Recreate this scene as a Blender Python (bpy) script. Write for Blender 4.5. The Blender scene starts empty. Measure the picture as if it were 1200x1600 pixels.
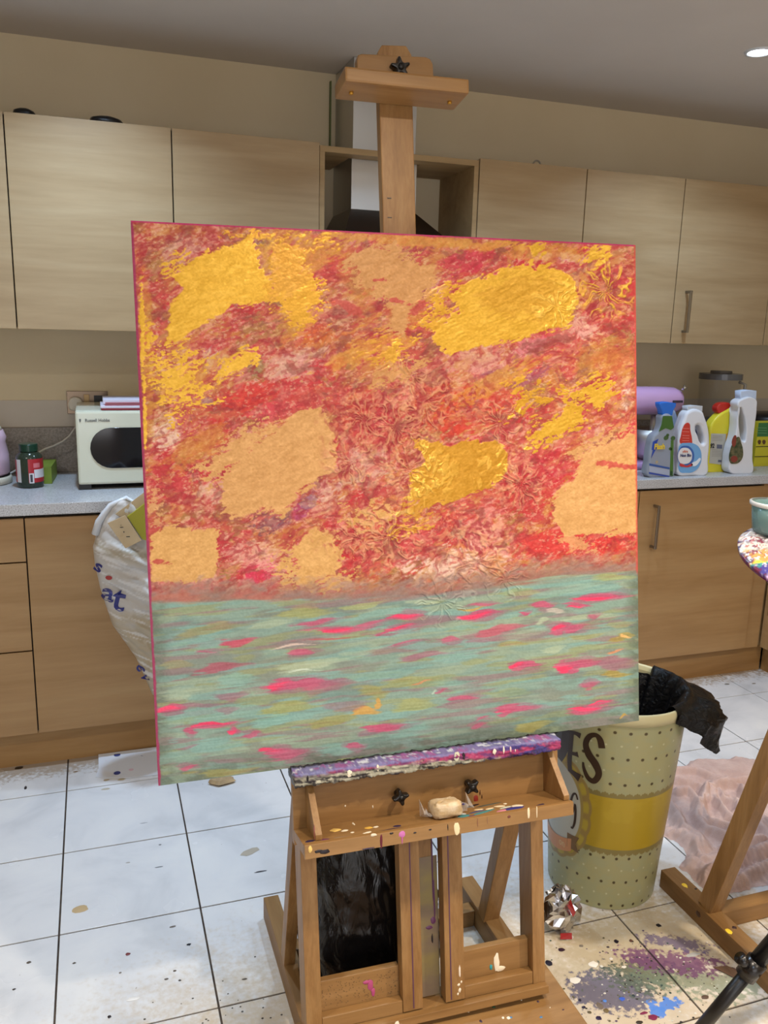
import bpy, bmesh, math, random
import numpy as np
from mathutils import Vector, Matrix, Euler
random.seed(5)
PI = math.pi
SC = bpy.context.scene
COL = SC.collection

# ---------------------------------------------------------------- camera
# solved from the lines of the units and the floor tiles (frame 1200 x 1600)
FPX = 1310.9
CAM_POS = np.array([0.0, -3.3635, 1.4699])
YAW, PITCH, ROLL = 0.3335, 0.2154, -0.026
def cam_axes():
    cy, sy, cp, sp = math.cos(YAW), math.sin(YAW), math.cos(PITCH), math.sin(PITCH)
    fwd = np.array([sy*cp, cy*cp, -sp]); right = np.array([cy, -sy, 0.0]); down = np.cross(fwd, right)
    c, s = math.cos(ROLL), math.sin(ROLL)
    return np.array([c*right + s*down, -s*right + c*down, fwd])
M_CAM = cam_axes()
cd = bpy.data.cameras.new('camera'); cam = bpy.data.objects.new('camera', cd); COL.objects.link(cam)
cd.sensor_fit = 'VERTICAL'; cd.sensor_height = 24.0; cd.sensor_width = 18.0; cd.lens = FPX*24.0/1600.0
cd.clip_start = 0.02; cd.clip_end = 60
r_, d_, f_ = M_CAM
cam.matrix_world = Matrix(((r_[0], -d_[0], -f_[0], CAM_POS[0]), (r_[1], -d_[1], -f_[1], CAM_POS[1]), (r_[2], -d_[2], -f_[2], CAM_POS[2]), (0, 0, 0, 1)))
SC.camera = cam

# ---------------------------------------------------------------- world, lights, exposure
W = bpy.data.worlds.new('world'); SC.world = W; W.use_nodes = True
W.node_tree.nodes['Background'].inputs[0].default_value = (0.8, 0.85, 1.0, 1)
W.node_tree.nodes['Background'].inputs[1].default_value = 0.05
SC.view_settings.view_transform = 'Standard'; SC.view_settings.look = 'None'
SC.view_settings.exposure = 0.15; SC.view_settings.gamma = 1.0; SC.view_settings.use_curve_mapping = False
CEIL = 2.4108
COOL = (0.53, 0.74, 1.0); WARM = (1.0, 0.88, 0.72); NEUT = (1.0, 0.93, 0.82)
def area(name, loc, size, power, color, target=None, sy=None, spread=180):
    l = bpy.data.lights.new(name, 'AREA'); l.energy = power; l.color = color; l.size = size; l.spread = math.radians(spread)
    if sy: l.shape = 'RECTANGLE'; l.size_y = sy
    else: l.shape = 'DISK'
    o = bpy.data.objects.new(name, l); COL.objects.link(o); o.location = loc
    if target is not None:
        o.rotation_euler = (Vector(target) - Vector(loc)).to_track_quat('-Z', 'Y').to_euler()
    return o
# (x, y, watts, colour) of the recessed ceiling lamps; the fixtures are built further down
DOWNLIGHTS = [(2.165, -0.843, 6, COOL), (0.0, -0.82, 10, COOL), (1.10, -1.02, 9, COOL), (0.70, -2.85, 14, WARM), (1.75, -2.80, 21, WARM),
              (3.0, -2.2, 4, NEUT), (0.1, -4.3, 16, COOL), (1.6, -4.4, 14, WARM), (-1.1, -2.3, 14, NEUT)]
for i, (x, y, p, c) in enumerate(DOWNLIGHTS):
    area('downlight_lamp', (x, y, CEIL - 0.02), 0.07, p, c, spread=(125 if c is COOL else 122 if x > 1.7 else 150))
# broad fill light added behind the camera to lift the room's ambient light
area('rear_fill_light', (0.2, -6.3, 1.3), 2.6, 42, (0.95, 0.95, 1.0), (0.4, 0, 0.9), 1.9)

# ---------------------------------------------------------------- helpers
def proj_plane(u, v, axis, val):
    d = M_CAM.T @ np.array([(u-600)/FPX, (v-800)/FPX, 1.0]); t = (val - CAM_POS[axis])/d[axis]
    return CAM_POS + t*d
def XZ(Y, pts): return [(float(q[0]), float(q[2])) for q in (proj_plane(u, v, 1, Y) for u, v in pts)]
def XY(Z, pts): return [(float(q[0]), float(q[1])) for q in (proj_plane(u, v, 2, Z) for u, v in pts)]
ORI = {}
def link_mesh(name, me, mat, parent=None, loc=None, smooth=False):
    """mesh in world coordinates -> object with its origin at the mesh centre"""
    n = len(me.vertices)
    co = np.empty(n*3, 'f'); me.vertices.foreach_get('co', co); co = co.reshape(-1, 3)
    if loc is None: c = (co.min(0) + co.max(0))/2; c[2] = co[:, 2].min()
    else: c = np.array(loc, 'f')
    co -= c; me.vertices.foreach_set('co', co.ravel()); me.update()
    o = bpy.data.objects.new(name, me); COL.objects.link(o)
    if mat is not None and len(me.materials) == 0:
        me.materials.append(mat)
    if smooth:
        me.polygons.foreach_set('use_smooth', [True]*len(me.polygons))
    c = Vector([float(a) for a in c])
    ORI[o.name] = c
    if parent is not None:
        o.parent = parent; o.location = c - ORI[parent.name]
    else: o.location = c
    return o
def thing(name, label, cat, loc, group=None):
    o = bpy.data.objects.new(name, None); COL.objects.link(o); o.location = loc; o.empty_display_size = 0.05
    o['label'] = label; o['category'] = cat
    if group: o['group'] = group
    ORI[o.name] = Vector(loc); return o
def tag(o, label=None, cat=None, group=None, kind=None):
    if label: o['label'] = label
    if cat: o['category'] = cat
    if group: o['group'] = group
    if kind: o['kind'] = kind
    return o
class MB:
    def __init__(s): s.v = []; s.f = []
    def add(s, vs, fs):
        b = len(s.v); s.v += [tuple(map(float, p)) for p in vs]; s.f += [tuple(i+b for i in f) for f in fs]; return s
    def hexa(s, p):     # 8 corners: bottom loop 0-3, top loop 4-7
        return s.add(p, [(3, 2, 1, 0), (4, 5, 6, 7), (0, 1, 5, 4), (1, 2, 6, 5), (2, 3, 7, 6), (3, 0, 4, 7)])
    def box(s, x0, x1, y0, y1, z0, z1, T=None):
        p = [(x0, y0, z0), (x1, y0, z0), (x1, y1, z0), (x0, y1, z0), (x0, y0, z1), (x1, y0, z1), (x1, y1, z1), (x0, y1, z1)]
        if T: p = [T(*q) for q in p]
        return s.hexa(p)
    def beam(s, a, b, w, h, side=(1, 0, 0)):
        a = Vector(a); b = Vector(b); d = (b-a).normalized(); sd = Vector(side); sd = (sd - d*sd.dot(d)).normalized(); up = d.cross(sd)
        q = []
        for c in (a, b):
            for i, j in ((-1, -1), (1, -1), (1, 1), (-1, 1)): q.append(c + sd*w*i/2 + up*h*j/2)
        return s.hexa(q)
    def tube(s, pts, r, n=10, cap=True):
        pts = [Vector(p) for p in pts]; rr = r if isinstance(r, (list, tuple)) else [r]*len(pts)
        u = None; vs = []; fs = []
        for i, p in enumerate(pts):
            t = (pts[min(i+1, len(pts)-1)] - pts[max(i-1, 0)]).normalized()
            if u is None: u = t.orthogonal().normalized()
            u = (u - t*u.dot(t)).normalized(); w = t.cross(u)
            for k in range(n):
                a = 2*PI*k/n; vs.append(p + (u*math.cos(a) + w*math.sin(a))*rr[i])
        for i in range(len(pts)-1):
            for k in range(n): fs.append((i*n+k, i*n+(k+1) % n, (i+1)*n+(k+1) % n, (i+1)*n+k))
        if cap: fs.append(tuple(range(n))[::-1]); fs.append(tuple((len(pts)-1)*n+k for k in range(n)))
        return s.add(vs, fs)
    def lathe(s, c, prof, n=32, sx=1, sy=1, lump=0, seed=0, capb=True, capt=False):
        vs = []; fs = []
        for i, (r, z) in enumerate(prof):
            for k in range(n):
                a = 2*PI*k/n; q = r*(1 + lump*math.sin(3*a+seed+i*1.3)*math.cos(2*a-i+seed))
                vs.append((c[0]+q*math.cos(a)*sx, c[1]+q*math.sin(a)*sy, c[2]+z))
        m = len(prof)
        for i in range(m-1):
            for k in range(n): fs.append((i*n+k, i*n+(k+1) % n, (i+1)*n+(k+1) % n, (i+1)*n+k))
        if capb: fs.append(tuple(range(n))[::-1])
        if capt: fs.append(tuple((m-1)*n+k for k in range(n)))
        return s.add(vs, fs)
    def prism(s, loop, T0, T1):
        n = len(loop); vs = [T0(*p) for p in loop] + [T1(*p) for p in loop]
        return s.add(vs, [tuple(range(n))[::-1], tuple(range(n, 2*n))] + [(i, (i+1) % n, (i+1) % n+n, i+n) for i in range(n)])
    def build(s, name, mat, parent=None, bevel=0, smooth=False, loc=None, seg=2):
        me = bpy.data.meshes.new(name); me.from_pydata(s.v, [], s.f)
        bm = bmesh.new(); bm.from_mesh(me); bmesh.ops.recalc_face_normals(bm, faces=bm.faces)
        if bevel: bmesh.ops.bevel(bm, geom=[e for e in bm.edges if e.calc_face_angle(0) > 0.5], offset=bevel, segments=seg, affect='EDGES', profile=0.6)
        bm.to_mesh(me); bm.free()
        return link_mesh(name, me, mat, parent, loc, smooth)
def box(name, mat, x0, x1, y0, y1, z0, z1, parent=None, bevel=0, T=None, loc=None):
    return MB().box(x0, x1, y0, y1, z0, z1, T).build(name, mat, parent, bevel, loc=loc)
def frame(o, ex, ey, ez):
    return Matrix(((ex[0], ey[0], ez[0], o[0]), (ex[1], ey[1], ez[1], o[1]), (ex[2], ey[2], ez[2], o[2]), (0, 0, 0, 1)))
def front(y): return frame((0, y, 0), (1, 0, 0), (0, 0, 1), (0, -1, 0))     # 2D (x, z) seen from the room
def top(z): return frame((0, 0, z), (1, 0, 0), (0, 1, 0), (0, 0, 1))
def eval_curve(cu):
    o = bpy.data.objects.new('tmp', cu); COL.objects.link(o)
    dg = bpy.context.evaluated_depsgraph_get(); me = bpy.data.meshes.new_from_object(o.evaluated_get(dg))
    bpy.data.objects.remove(o); bpy.data.curves.remove(cu); return me
def shape(name, loops, depth, bevel, mat, fr, parent=None, smooth=False, spline=True, warp=None, res=6, loc=None):
    """filled outline (with holes) given real thickness and rounded rims"""
    cu = bpy.data.curves.new(name, 'CURVE'); cu.dimensions = '2D'; cu.fill_mode = 'BOTH'
    cu.extrude = max(depth/2 - bevel, 0.00005); cu.bevel_depth = bevel; cu.bevel_resolution = 3; cu.resolution_u = res
    cu.offset = -bevel
    for lp in loops:
        if spline:
            sp = cu.splines.new('BEZIER'); sp.bezier_points.add(len(lp)-1)
            for b, p in zip(sp.bezier_points, lp): b.co = (p[0], p[1], 0); b.handle_left_type = b.handle_right_type = 'AUTO'
        else:
            sp = cu.splines.new('POLY'); sp.points.add(len(lp)-1)
            for b, p in zip(sp.points, lp): b.co = (p[0], p[1], 0, 1)
        sp.use_cyclic_u = True
    me = eval_curve(cu); me.materials.clear()
    if warp: 
        for v in me.vertices: v.co = warp(v.co)
    me.transform(fr)
    return link_mesh(name, me, mat, parent, loc, smooth)
def text(name, s, size, mat, fr, parent=None, depth=0.0006, warp=None, sx=1.0, shear=0, bold=0):
    cu = bpy.data.curves.new(name, 'FONT'); cu.body = s; cu.size = size; cu.extrude = depth/2; cu.align_x = 'CENTER'; cu.align_y = 'CENTER'
    cu.shear = shear; cu.offset = bold; cu.resolution_u = 3
    me = eval_curve(cu); me.materials.clear()
    for v in me.vertices:
        v.co.x *= sx
        if warp: v.co = warp(v.co)
    me.transform(fr); return link_mesh(name, me, mat, parent)
def grid_mesh(name, P, colors=None, wrap=False, extra=None):
    """P: (m, n, 3) world points"""
    m, n = P.shape[:2]; me = bpy.data.meshes.new(name)
    k = n if wrap else n-1
    i, j = np.meshgrid(np.arange(m-1), np.arange(k), indexing='ij'); j2 = (j+1) % n
    f = np.stack([i*n+j, i*n+j2, (i+1)*n+j2, (i+1)*n+j], -1).reshape(-1, 4)
    me.vertices.add(m*n); me.vertices.foreach_set('co', P.reshape(-1).astype('f'))
    me.loops.add(len(f)*4); me.polygons.add(len(f))
    me.loops.foreach_set('vertex_index', f.reshape(-1).astype('i'))
    me.polygons.foreach_set('loop_start', (np.arange(len(f))*4).astype('i'))
    me.update(calc_edges=True)
    me.polygons.foreach_set('use_smooth', [True]*len(f))
    if colors is not None:
        a = me.color_attributes.new('paint', 'FLOAT_COLOR', 'POINT')
        c = np.ones((m*n, 4), 'f'); c[:, :3] = srgb2lin(colors.reshape(-1, 3)); a.data.foreach_set('color', c.ravel())
    if extra is not None:
        a = me.attributes.new('sheen', 'FLOAT', 'POINT'); a.data.foreach_set('value', extra.reshape(-1).astype('f'))
    return me
def srgb2lin(c):
    c = np.clip(np.asarray(c, float)/255.0, 0, 1); return np.where(c <= 0.04045, c/12.92, ((c+0.055)/1.055)**2.4)
def S(r, g, b): return tuple(float(a) for a in srgb2lin([r, g, b]))
# numpy noise
def vnoise(x, y, seed):
    rng = np.random.RandomState(seed); T = rng.rand(256, 256)
    xi = np.floor(x).astype(int); yi = np.floor(y).astype(int); fx = x-xi; fy = y-yi
    fx = fx*fx*(3-2*fx); fy = fy*fy*(3-2*fy); a, b, c, d = xi % 256, (xi+1) % 256, yi % 256, (yi+1) % 256
    return (T[a, c]*(1-fx)+T[b, c]*fx)*(1-fy) + (T[a, d]*(1-fx)+T[b, d]*fx)*fy
def fbm(x, y, sx, sy, seed, ang=0.0, oc=4, gain=0.55):
    c, s = math.cos(ang), math.sin(ang); u = (x*c + y*s)/sx; v = (-x*s + y*c)/sy
    o = 0; a = 1; t = 0
    for k in range(oc):
        o = o + a*vnoise(u*2**k + 17.3*k, v*2**k + 5.1*k, seed+k); t += a; a *= gain
    return o/t
def sstep(a, b, x): t = np.clip((x-a)/(b-a), 0, 1); return t*t*(3-2*t)

# ---------------------------------------------------------------- materials
def mat(name, color, rough=0.5, metal=0.0, spec=0.5, trans=0.0, ior=1.45, coat=0.0, emit=None, alpha=1.0, sheen=0):
    m = bpy.data.materials.new(name); m.use_nodes = True; b = m.node_tree.nodes['Principled BSDF']
    b.inputs['Base Color'].default_value = (*color, 1); b.inputs['Roughness'].default_value = rough; b.inputs['Metallic'].default_value = metal
    b.inputs['Specular IOR Level'].default_value = spec; b.inputs['Transmission Weight'].default_value = trans; b.inputs['IOR'].default_value = ior
    b.inputs['Coat Weight'].default_value = coat; b.inputs['Alpha'].default_value = alpha; b.inputs['Sheen Weight'].default_value = sheen
    if emit: b.inputs['Emission Color'].default_value = (*emit[0], 1); b.inputs['Emission Strength'].default_value = emit[1]
    return m
def N(m, t, **kw):
    n = m.node_tree.nodes.new(t)
    for k, v in kw.items(): setattr(n, k, v)
    return n
def LK(m, a, b): m.node_tree.links.new(a, b)
def ramp(m, fac, stops):
    r = N(m, 'ShaderNodeValToRGB'); e = r.color_ramp.elements
    while len(e) < len(stops): e.new(0.5)
    for el, (p, c) in zip(e, stops): el.position = p; el.color = (*c, 1) if len(c) == 3 else c
    LK(m, fac, r.inputs[0]); return r.outputs[0]
def mix(m, fac, a, b, mode='MIX'):
    n = N(m, 'ShaderNodeMix', data_type='RGBA', blend_type=mode)
    for s, i in ((fac, 0), (a, 6), (b, 7)):
        if isinstance(s, (int, float)): n.inputs[i].default_value = s
        elif isinstance(s, tuple): n.inputs[i].default_value = (*s, 1)
        else: LK(m, s, n.inputs[i])
    return n.outputs[2]
def mth(m, op, a, b=None, clamp=False):
    n = N(m, 'ShaderNodeMath', operation=op, use_clamp=clamp)
    for s, i in ((a, 0), (b, 1)):
        if s is None: continue
        if isinstance(s, (int, float)): n.inputs[i].default_value = s
        else: LK(m, s, n.inputs[i])
    return n.outputs[0]
def posnoise(m, scale, detail=4, vec=(1, 1, 1), coord='Position', rough=0.55, dist=0.0, off=(0, 0, 0)):
    if coord == 'Position': src = N(m, 'ShaderNodeNewGeometry').outputs['Position']
    else: src = N(m, 'ShaderNodeTexCoord').outputs['Object']
    mp = N(m, 'ShaderNodeMapping'); mp.inputs['Scale'].default_value = vec; mp.inputs['Location'].default_value = off; LK(m, src, mp.inputs[0])
    n = N(m, 'ShaderNodeTexNoise'); n.inputs['Scale'].default_value = scale; n.inputs['Detail'].default_value = detail
    n.inputs['Roughness'].default_value = rough; n.inputs['Distortion'].default_value = dist; LK(m, mp.outputs[0], n.inputs['Vector'])
    return n.outputs['Fac']
def bump(m, h, strength=0.2, dist=0.002):
    b = N(m, 'ShaderNodeBump'); b.inputs['Strength'].default_value = strength; b.inputs['Distance'].default_value = dist; LK(m, h, b.inputs['Height'])
    LK(m, b.outputs[0], m.node_tree.nodes['Principled BSDF'].inputs['Normal'])
def setc(m, s): LK(m, s, m.node_tree.nodes['Principled BSDF'].inputs['Base Color'])
def wood(name, dark, mid, light, axis='x', scale=1.0, rough=0.42, spec=0.4, grain=0.35):
    m = mat(name, mid, rough, spec=spec)
    v = {'x': (0.35, 4, 4), 'z': (5, 5, 0.4), 'y': (4, 0.35, 4)}[axis]
    g = posnoise(m, 3.2*scale, 5, v, dist=0.6); g2 = posnoise(m, 26*scale, 3, tuple(a*0.8 for a in v))
    c = ramp(m, g, [(0.28, dark), (0.5, mid), (0.74, light)])
    c2 = ramp(m, g2, [(0.3, (0.80, 0.78, 0.75)), (0.65, (1.0, 1.0, 1.0))])
    setc(m, mix(m, grain, c, c2, 'MULTIPLY')); bump(m, g2, 0.05, 0.001); return m
def noisy(name, a, b, scale, rough=0.5, spec=0.5, bumps=0.0, vec=(1, 1, 1), metal=0.0, detail=4, lo=0.35, hi=0.65, bscale=None, coat=0):
    m = mat(name, a, rough, metal, spec, coat=coat); n = posnoise(m, scale, detail, vec); setc(m, ramp(m, n, [(lo, a), (hi, b)]))
    if bumps: bump(m, posnoise(m, bscale, 3, vec) if bscale else n, bumps, 0.003)
    return m

M = {}
M['oak'] = wood('light_oak_laminate', S(156, 129, 93), S(169, 142, 105), S(179, 154, 118), 'x', 1.0, 0.38, 0.5)
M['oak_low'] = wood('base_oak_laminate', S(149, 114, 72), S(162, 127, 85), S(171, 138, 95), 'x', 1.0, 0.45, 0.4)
M['oak_inner'] = wood('carcass_oak', S(150, 122, 86), S(168, 140, 100), S(180, 152, 112), 'x', 1.0, 0.5, 0.3)
M['gap'] = mat('dark_door_gap', S(45, 40, 38), 0.8)
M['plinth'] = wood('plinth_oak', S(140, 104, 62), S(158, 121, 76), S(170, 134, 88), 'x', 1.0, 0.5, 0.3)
M['easel'] = wood('varnished_beech', S(130, 94, 52), S(150, 111, 66), S(165, 128, 82), 'z', 2.2, 0.42, 0.4, 0.8)
M['easel_h'] = wood('varnished_beech_across', S(132, 96, 54), S(149, 111, 66), S(162, 124, 78), 'x', 1.6, 0.42, 0.4, 0.6)
M['easel_d'] = wood('varnished_beech_rail', S(120, 87, 50), S(137, 103, 63), S(151, 117, 75), 'y', 1.6, 0.5, 0.3, 0.6)
M['wall'] = noisy('cream_wall_paint', S(212, 196, 164), S(218, 203, 172), 2.0, 0.8, 0.2, 0.05, bscale=160)
M['ceil'] = noisy('grey_white_ceiling_paint', S(200, 192, 183), S(206, 198, 189), 1.5, 0.85, 0.2, 0.05, bscale=120)
M['white'] = mat('white_gloss_paint', S(225, 225, 220), 0.35)
def worktop_mat():
    m = mat('speckled_grey_worktop', S(170, 170, 172), 0.28, spec=0.6)
    a = posnoise(m, 260, 2); b = posnoise(m, 9, 3)
    c = ramp(m, a, [(0.33, S(96, 90, 86)), (0.42, S(166, 164, 164)), (0.60, S(180, 180, 183)), (0.70, S(214, 214, 216))])
    setc(m, mix(m, 0.2, c, ramp(m, b, [(0.3, S(150, 148, 146)), (0.7, S(190, 190, 192))]))); return m
M['worktop'] = worktop_mat()
M['upstand'] = noisy('speckled_upstand', S(128, 120, 112), S(158, 150, 142), 140, 0.45, 0.4)
M['grout'] = noisy('dark_grout', S(58, 50, 46), S(84, 72, 62), 30, 0.9, 0.1)
M['steel'] = mat('brushed_steel', S(196, 194, 190), 0.45, 1.0); bump(M['steel'], posnoise(M['steel'], 60, 2, (1, 1, 30)), 0.04, 0.001)
M['steel_dk'] = mat('dark_reflection_steel', S(96, 84, 74), 0.3, 1.0)  # the hood canopy's dark reflections are put into this steel colour
M['handle'] = mat('satin_nickel', S(150, 146, 142), 0.3, 1.0)
M['blk'] = mat('black_plastic', S(22, 20, 20), 0.35)
M['blk_knob'] = mat('black_star_knob_plastic', S(24, 20, 18), 0.25)

def tile_mat():
    m = mat('white_marbled_floor_tile', S(214, 214, 214), 0.22, spec=0.55)
    base = ramp(m, posnoise(m, 3.5, 5, dist=0.8), [(0.3, S(196, 197, 199)), (0.5, S(214, 214, 215)), (0.72, S(224, 223, 221))])
    geo = N(m, 'ShaderNodeNewGeometry'); sp = N(m, 'ShaderNodeSeparateXYZ'); LK(m, geo.outputs['Position'], sp.inputs[0]); X, Y = sp.outputs[0], sp.outputs[1]
    nz = posnoise(m, 14, 5); nf = posnoise(m, 70, 4); nl = posnoise(m, 4, 3, off=(3, 1, 0))
    def ell(cx, cy, rx, ry, ang, amp, soft):
        c, s = math.cos(ang), math.sin(ang)
        dx = mth(m, 'SUBTRACT', X, cx); dy = mth(m, 'SUBTRACT', Y, cy)
        u = mth(m, 'DIVIDE', mth(m, 'ADD', mth(m, 'MULTIPLY', dx, c), mth(m, 'MULTIPLY', dy, s)), rx)
        v = mth(m, 'DIVIDE', mth(m, 'SUBTRACT', mth(m, 'MULTIPLY', dy, c), mth(m, 'MULTIPLY', dx, s)), ry)
        d = mth(m, 'SQRT', mth(m, 'ADD', mth(m, 'MULTIPLY', u, u), mth(m, 'MULTIPLY', v, v)))
        d = mth(m, 'ADD', d, mth(m, 'MULTIPLY', mth(m, 'SUBTRACT', nz, 0.5), amp)); d = mth(m, 'ADD', d, mth(m, 'MULTIPLY', mth(m, 'SUBTRACT', nf, 0.5), amp*1.7))
        r = N(m, 'ShaderNodeMapRange', interpolation_type='SMOOTHSTEP'); r.inputs[1].default_value = 1 + soft; r.inputs[2].default_value = 1 - soft; LK(m, d, r.inputs[0]); return r.outputs[0]
    c = base
    # grime around the easel and along the plinth (dried spray and dust on the tiles)
    c = mix(m, mth(m, 'MULTIPLY', ell(0.72, -2.05, 0.80, 0.44, 0, 0.6, 0.45), 0.8), c, S(190, 168, 134))
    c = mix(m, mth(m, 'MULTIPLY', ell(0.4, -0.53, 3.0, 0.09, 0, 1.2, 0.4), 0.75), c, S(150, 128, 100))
    c = mix(m, mth(m, 'MULTIPLY', ell(1.25, -1.88, 0.30, 0.14, 0.1, 1.2, 0.4), 0.6), c, S(176, 160, 128))
    # spilled acrylic: blue-black, violet, green, blue
    c = mix(m, mth(m, 'MULTIPLY', ell(1.06, -1.985, 0.10, 0.065, -0.1, 1.6, 0.22), 0.85), c, S(84, 82, 108))
    c = mix(m, mth(m, 'MULTIPLY', ell(1.15, -1.965, 0.085, 0.050, -0.2, 2.0, 0.22), 0.8), c, S(84, 94, 78))
    c = mix(m, mth(m, 'MULTIPLY', ell(1.30, -2.03, 0.155, 0.045, -0.42, 2.2, 0.3), 0.75), c, S(124, 136, 116))
    c = mix(m, mth(m, 'MULTIPLY', ell(1.255, -1.955, 0.12, 0.034, -0.5, 1.8, 0.22), 0.82), c, S(112, 62, 108))
    c = mix(m, mth(m, 'MULTIPLY', ell(1.30, -1.90, 0.07, 0.022, -0.5, 2.0, 0.3), 0.8), c, S(96, 84, 118))
    c = mix(m, mth(m, 'MULTIPLY', ell(1.16, -2.06, 0.032, 0.016, 0.1, 1.4, 0.15), 0.95), c, S(84, 128, 200))
    c = mix(m, mth(m, 'MULTIPLY', ell(1.125, -2.065, 0.016, 0.022, 0.1, 1.4, 0.15), 0.95), c, S(84, 128, 200))
    # fine dark speckle
    spk = mth(m, 'GREATER_THAN', posnoise(m, 95, 2, off=(2, 5, 0)), 0.735)
    near = ell(0.75, -2.05, 0.75, 0.50, 0, 0.8, 0.5)
    c = mix(m, mth(m, 'MULTIPLY', spk, mth(m, 'MULTIPLY', near, 0.75)), c, S(70, 58, 46))
    spk2 = mth(m, 'GREATER_THAN', posnoise(m, 60, 1, off=(9, 5, 0)), 0.80)
    c = mix(m, mth(m, 'MULTIPLY', spk2, 0.6), c, S(120, 108, 92))
    setc(m, c)
    r = N(m, 'ShaderNodeMapRange'); r.inputs[3].default_value = 0.16; r.inputs[4].default_value = 0.34; LK(m, nl, r.inputs[0])
    LK(m, r.outputs[0], m.node_tree.nodes['Principled BSDF'].inputs['Roughness']); return m
M['tile'] = tile_mat()
def attr_mat(name, rough=0.5, spec=0.4, gold=False, bumps=0.0, bs=300):
    m = mat(name, (1, 1, 1), rough, spec=spec); a = N(m, 'ShaderNodeAttribute', attribute_name='paint'); setc(m, a.outputs['Color'])
    if gold:
        g = N(m, 'ShaderNodeAttribute', attribute_name='sheen'); b = m.node_tree.nodes['Principled BSDF']
        LK(m, mth(m, 'MULTIPLY', g.outputs['Fac'], 0.35), b.inputs['Metallic'])
        LK(m, mth(m, 'SUBTRACT', rough, mth(m, 'MULTIPLY', g.outputs['Fac'], 0.12)), b.inputs['Roughness'])
    if bumps: bump(m, posnoise(m, bs, 2), bumps, 0.001)
    return m
M['paint'] = attr_mat('acrylic_paint', 0.5, 0.35, True, 0.12, 500)
M['spots'] = attr_mat('dried_paint_drops', 0.4, 0.4)

# paint drops and runs: small raised blobs of several colours joined in one mesh
class Spots:
    def __init__(s): s.v = []; s.f = []; s.c = []
    def add(s, T, cx, cy, rx, ry, col, ang=0, h=0.0012, jag=0.18, n=12):
        """T maps (a, b, height) to the world"""
        b = len(s.v); ca, sa = math.cos(ang), math.sin(ang); j = [1 + random.uniform(-jag, jag) for _ in range(n)]
        for k, hh in ((1.0, 0.0), (0.7, h*0.8)):
            for i in range(n):
                t = 2*PI*i/n; x = rx*k*j[i]*math.cos(t); y = ry*k*j[i]*math.sin(t)
                s.v.append(T(cx + x*ca - y*sa, cy + x*sa + y*ca, hh))
        s.v.append(T(cx, cy, h))
        for i in range(n):
            i2 = (i+1) % n; s.f.append((b+i, b+i2, b+n+i2, b+n+i)); s.f.append((b+n+i, b+n+i2, b+2*n))
        s.c += [col]*(2*n+1)
    def build(s, name, parent=None, m=None):
        me = bpy.data.meshes.new(name); me.from_pydata([tuple(map(float, p)) for p in s.v], [], s.f)
        a = me.color_attributes.new('paint', 'FLOAT_COLOR', 'POINT'); c = np.ones((len(s.v), 4), 'f'); c[:, :3] = srgb2lin(np.array(s.c)); a.data.foreach_set('color', c.ravel())
        o = link_mesh(name, me, m or M['spots'], parent, smooth=True); o['kind'] = 'stuff'; return o

# ================================================================ SETTING
def struct(o): o['kind'] = 'structure'; return o
X0, X1, Y0, Y1 = -3.2, 3.42, -6.6, 0.0
fl = struct(box('floor', M['grout'], X0, X1, Y0, Y1, -0.08, -0.003, loc=(0, 0, -0.08)))
TS, TX, TY = 0.3405, -0.1431, 0.7488
tmb = MB().box(-TS/2+0.0022, TS/2-0.0022, -TS/2+0.0022, TS/2-0.0022, -0.008, 0.0)
tme = None; nt = 0
for j in range(1, 10):
    for i in range(-5, 11):
        cx = TX + (i+0.5)*TS; cy = -TY - (j-1.5)*TS + 0.0
        if cx > 3.3 or cy > -0.15: continue
        if tme is None:
            t0 = tmb.build('tile', M['tile'], fl, 0.0012, loc=(0, 0, 0)); tme = t0.data; o = t0
        else:
            o = bpy.data.objects.new('tile', tme); COL.objects.link(o); o.parent = fl
        o.location = (cx, cy, 0.08 + random.uniform(-0.0003, 0.0003)); nt += 1
# beyond the picked-out tiles (behind the camera) one plain run of the same tiles
far = MB()
for j in range(10, 19):
    for i in range(-9, 11):
        cx = TX + (i+0.5)*TS; cy = -TY - (j-1.5)*TS
        if cx > 3.25 or cy < Y0+0.2 or cx < X0+.2: continue
        far.box(cx-TS/2+.0022, cx+TS/2-.0022, cy-TS/2+.0022, cy+TS/2-.0022, -0.008, 0.0)
for j in range(1, 10):
    for i in range(-9, -5):
        cx = TX + (i+0.5)*TS; cy = -TY - (j-1.5)*TS
        if cy > -0.15 or cx < X0+.2: continue
        far.box(cx-TS/2+.0022, cx+TS/2-.0022, cy-TS/2+.0022, cy+TS/2-.0022, -0.008, 0.0)
o = far.build('tile_field', M['tile'], fl); o['kind'] = 'stuff'
struct(box('wall_back', M['wall'], X0-0.1, X1+0.1, 0.0, 0.1, 0.0, CEIL))
struct(box('wall_right', M['wall'], X1, X1+0.1, Y0, 0.0, 0.0, CEIL))
struct(box('wall_left', M['wall'], X0-0.1, X0, Y0, 0.0, 0.0, CEIL))
struct(box('wall_front', M['wall'], X0-0.1, X1+0.1, Y0-0.1, Y0, 0.0, CEIL))
struct(box('ceiling', M['ceil'], X0-0.1, X1+0.1, Y0-0.1, 0.1, CEIL, CEIL+0.1))

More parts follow.
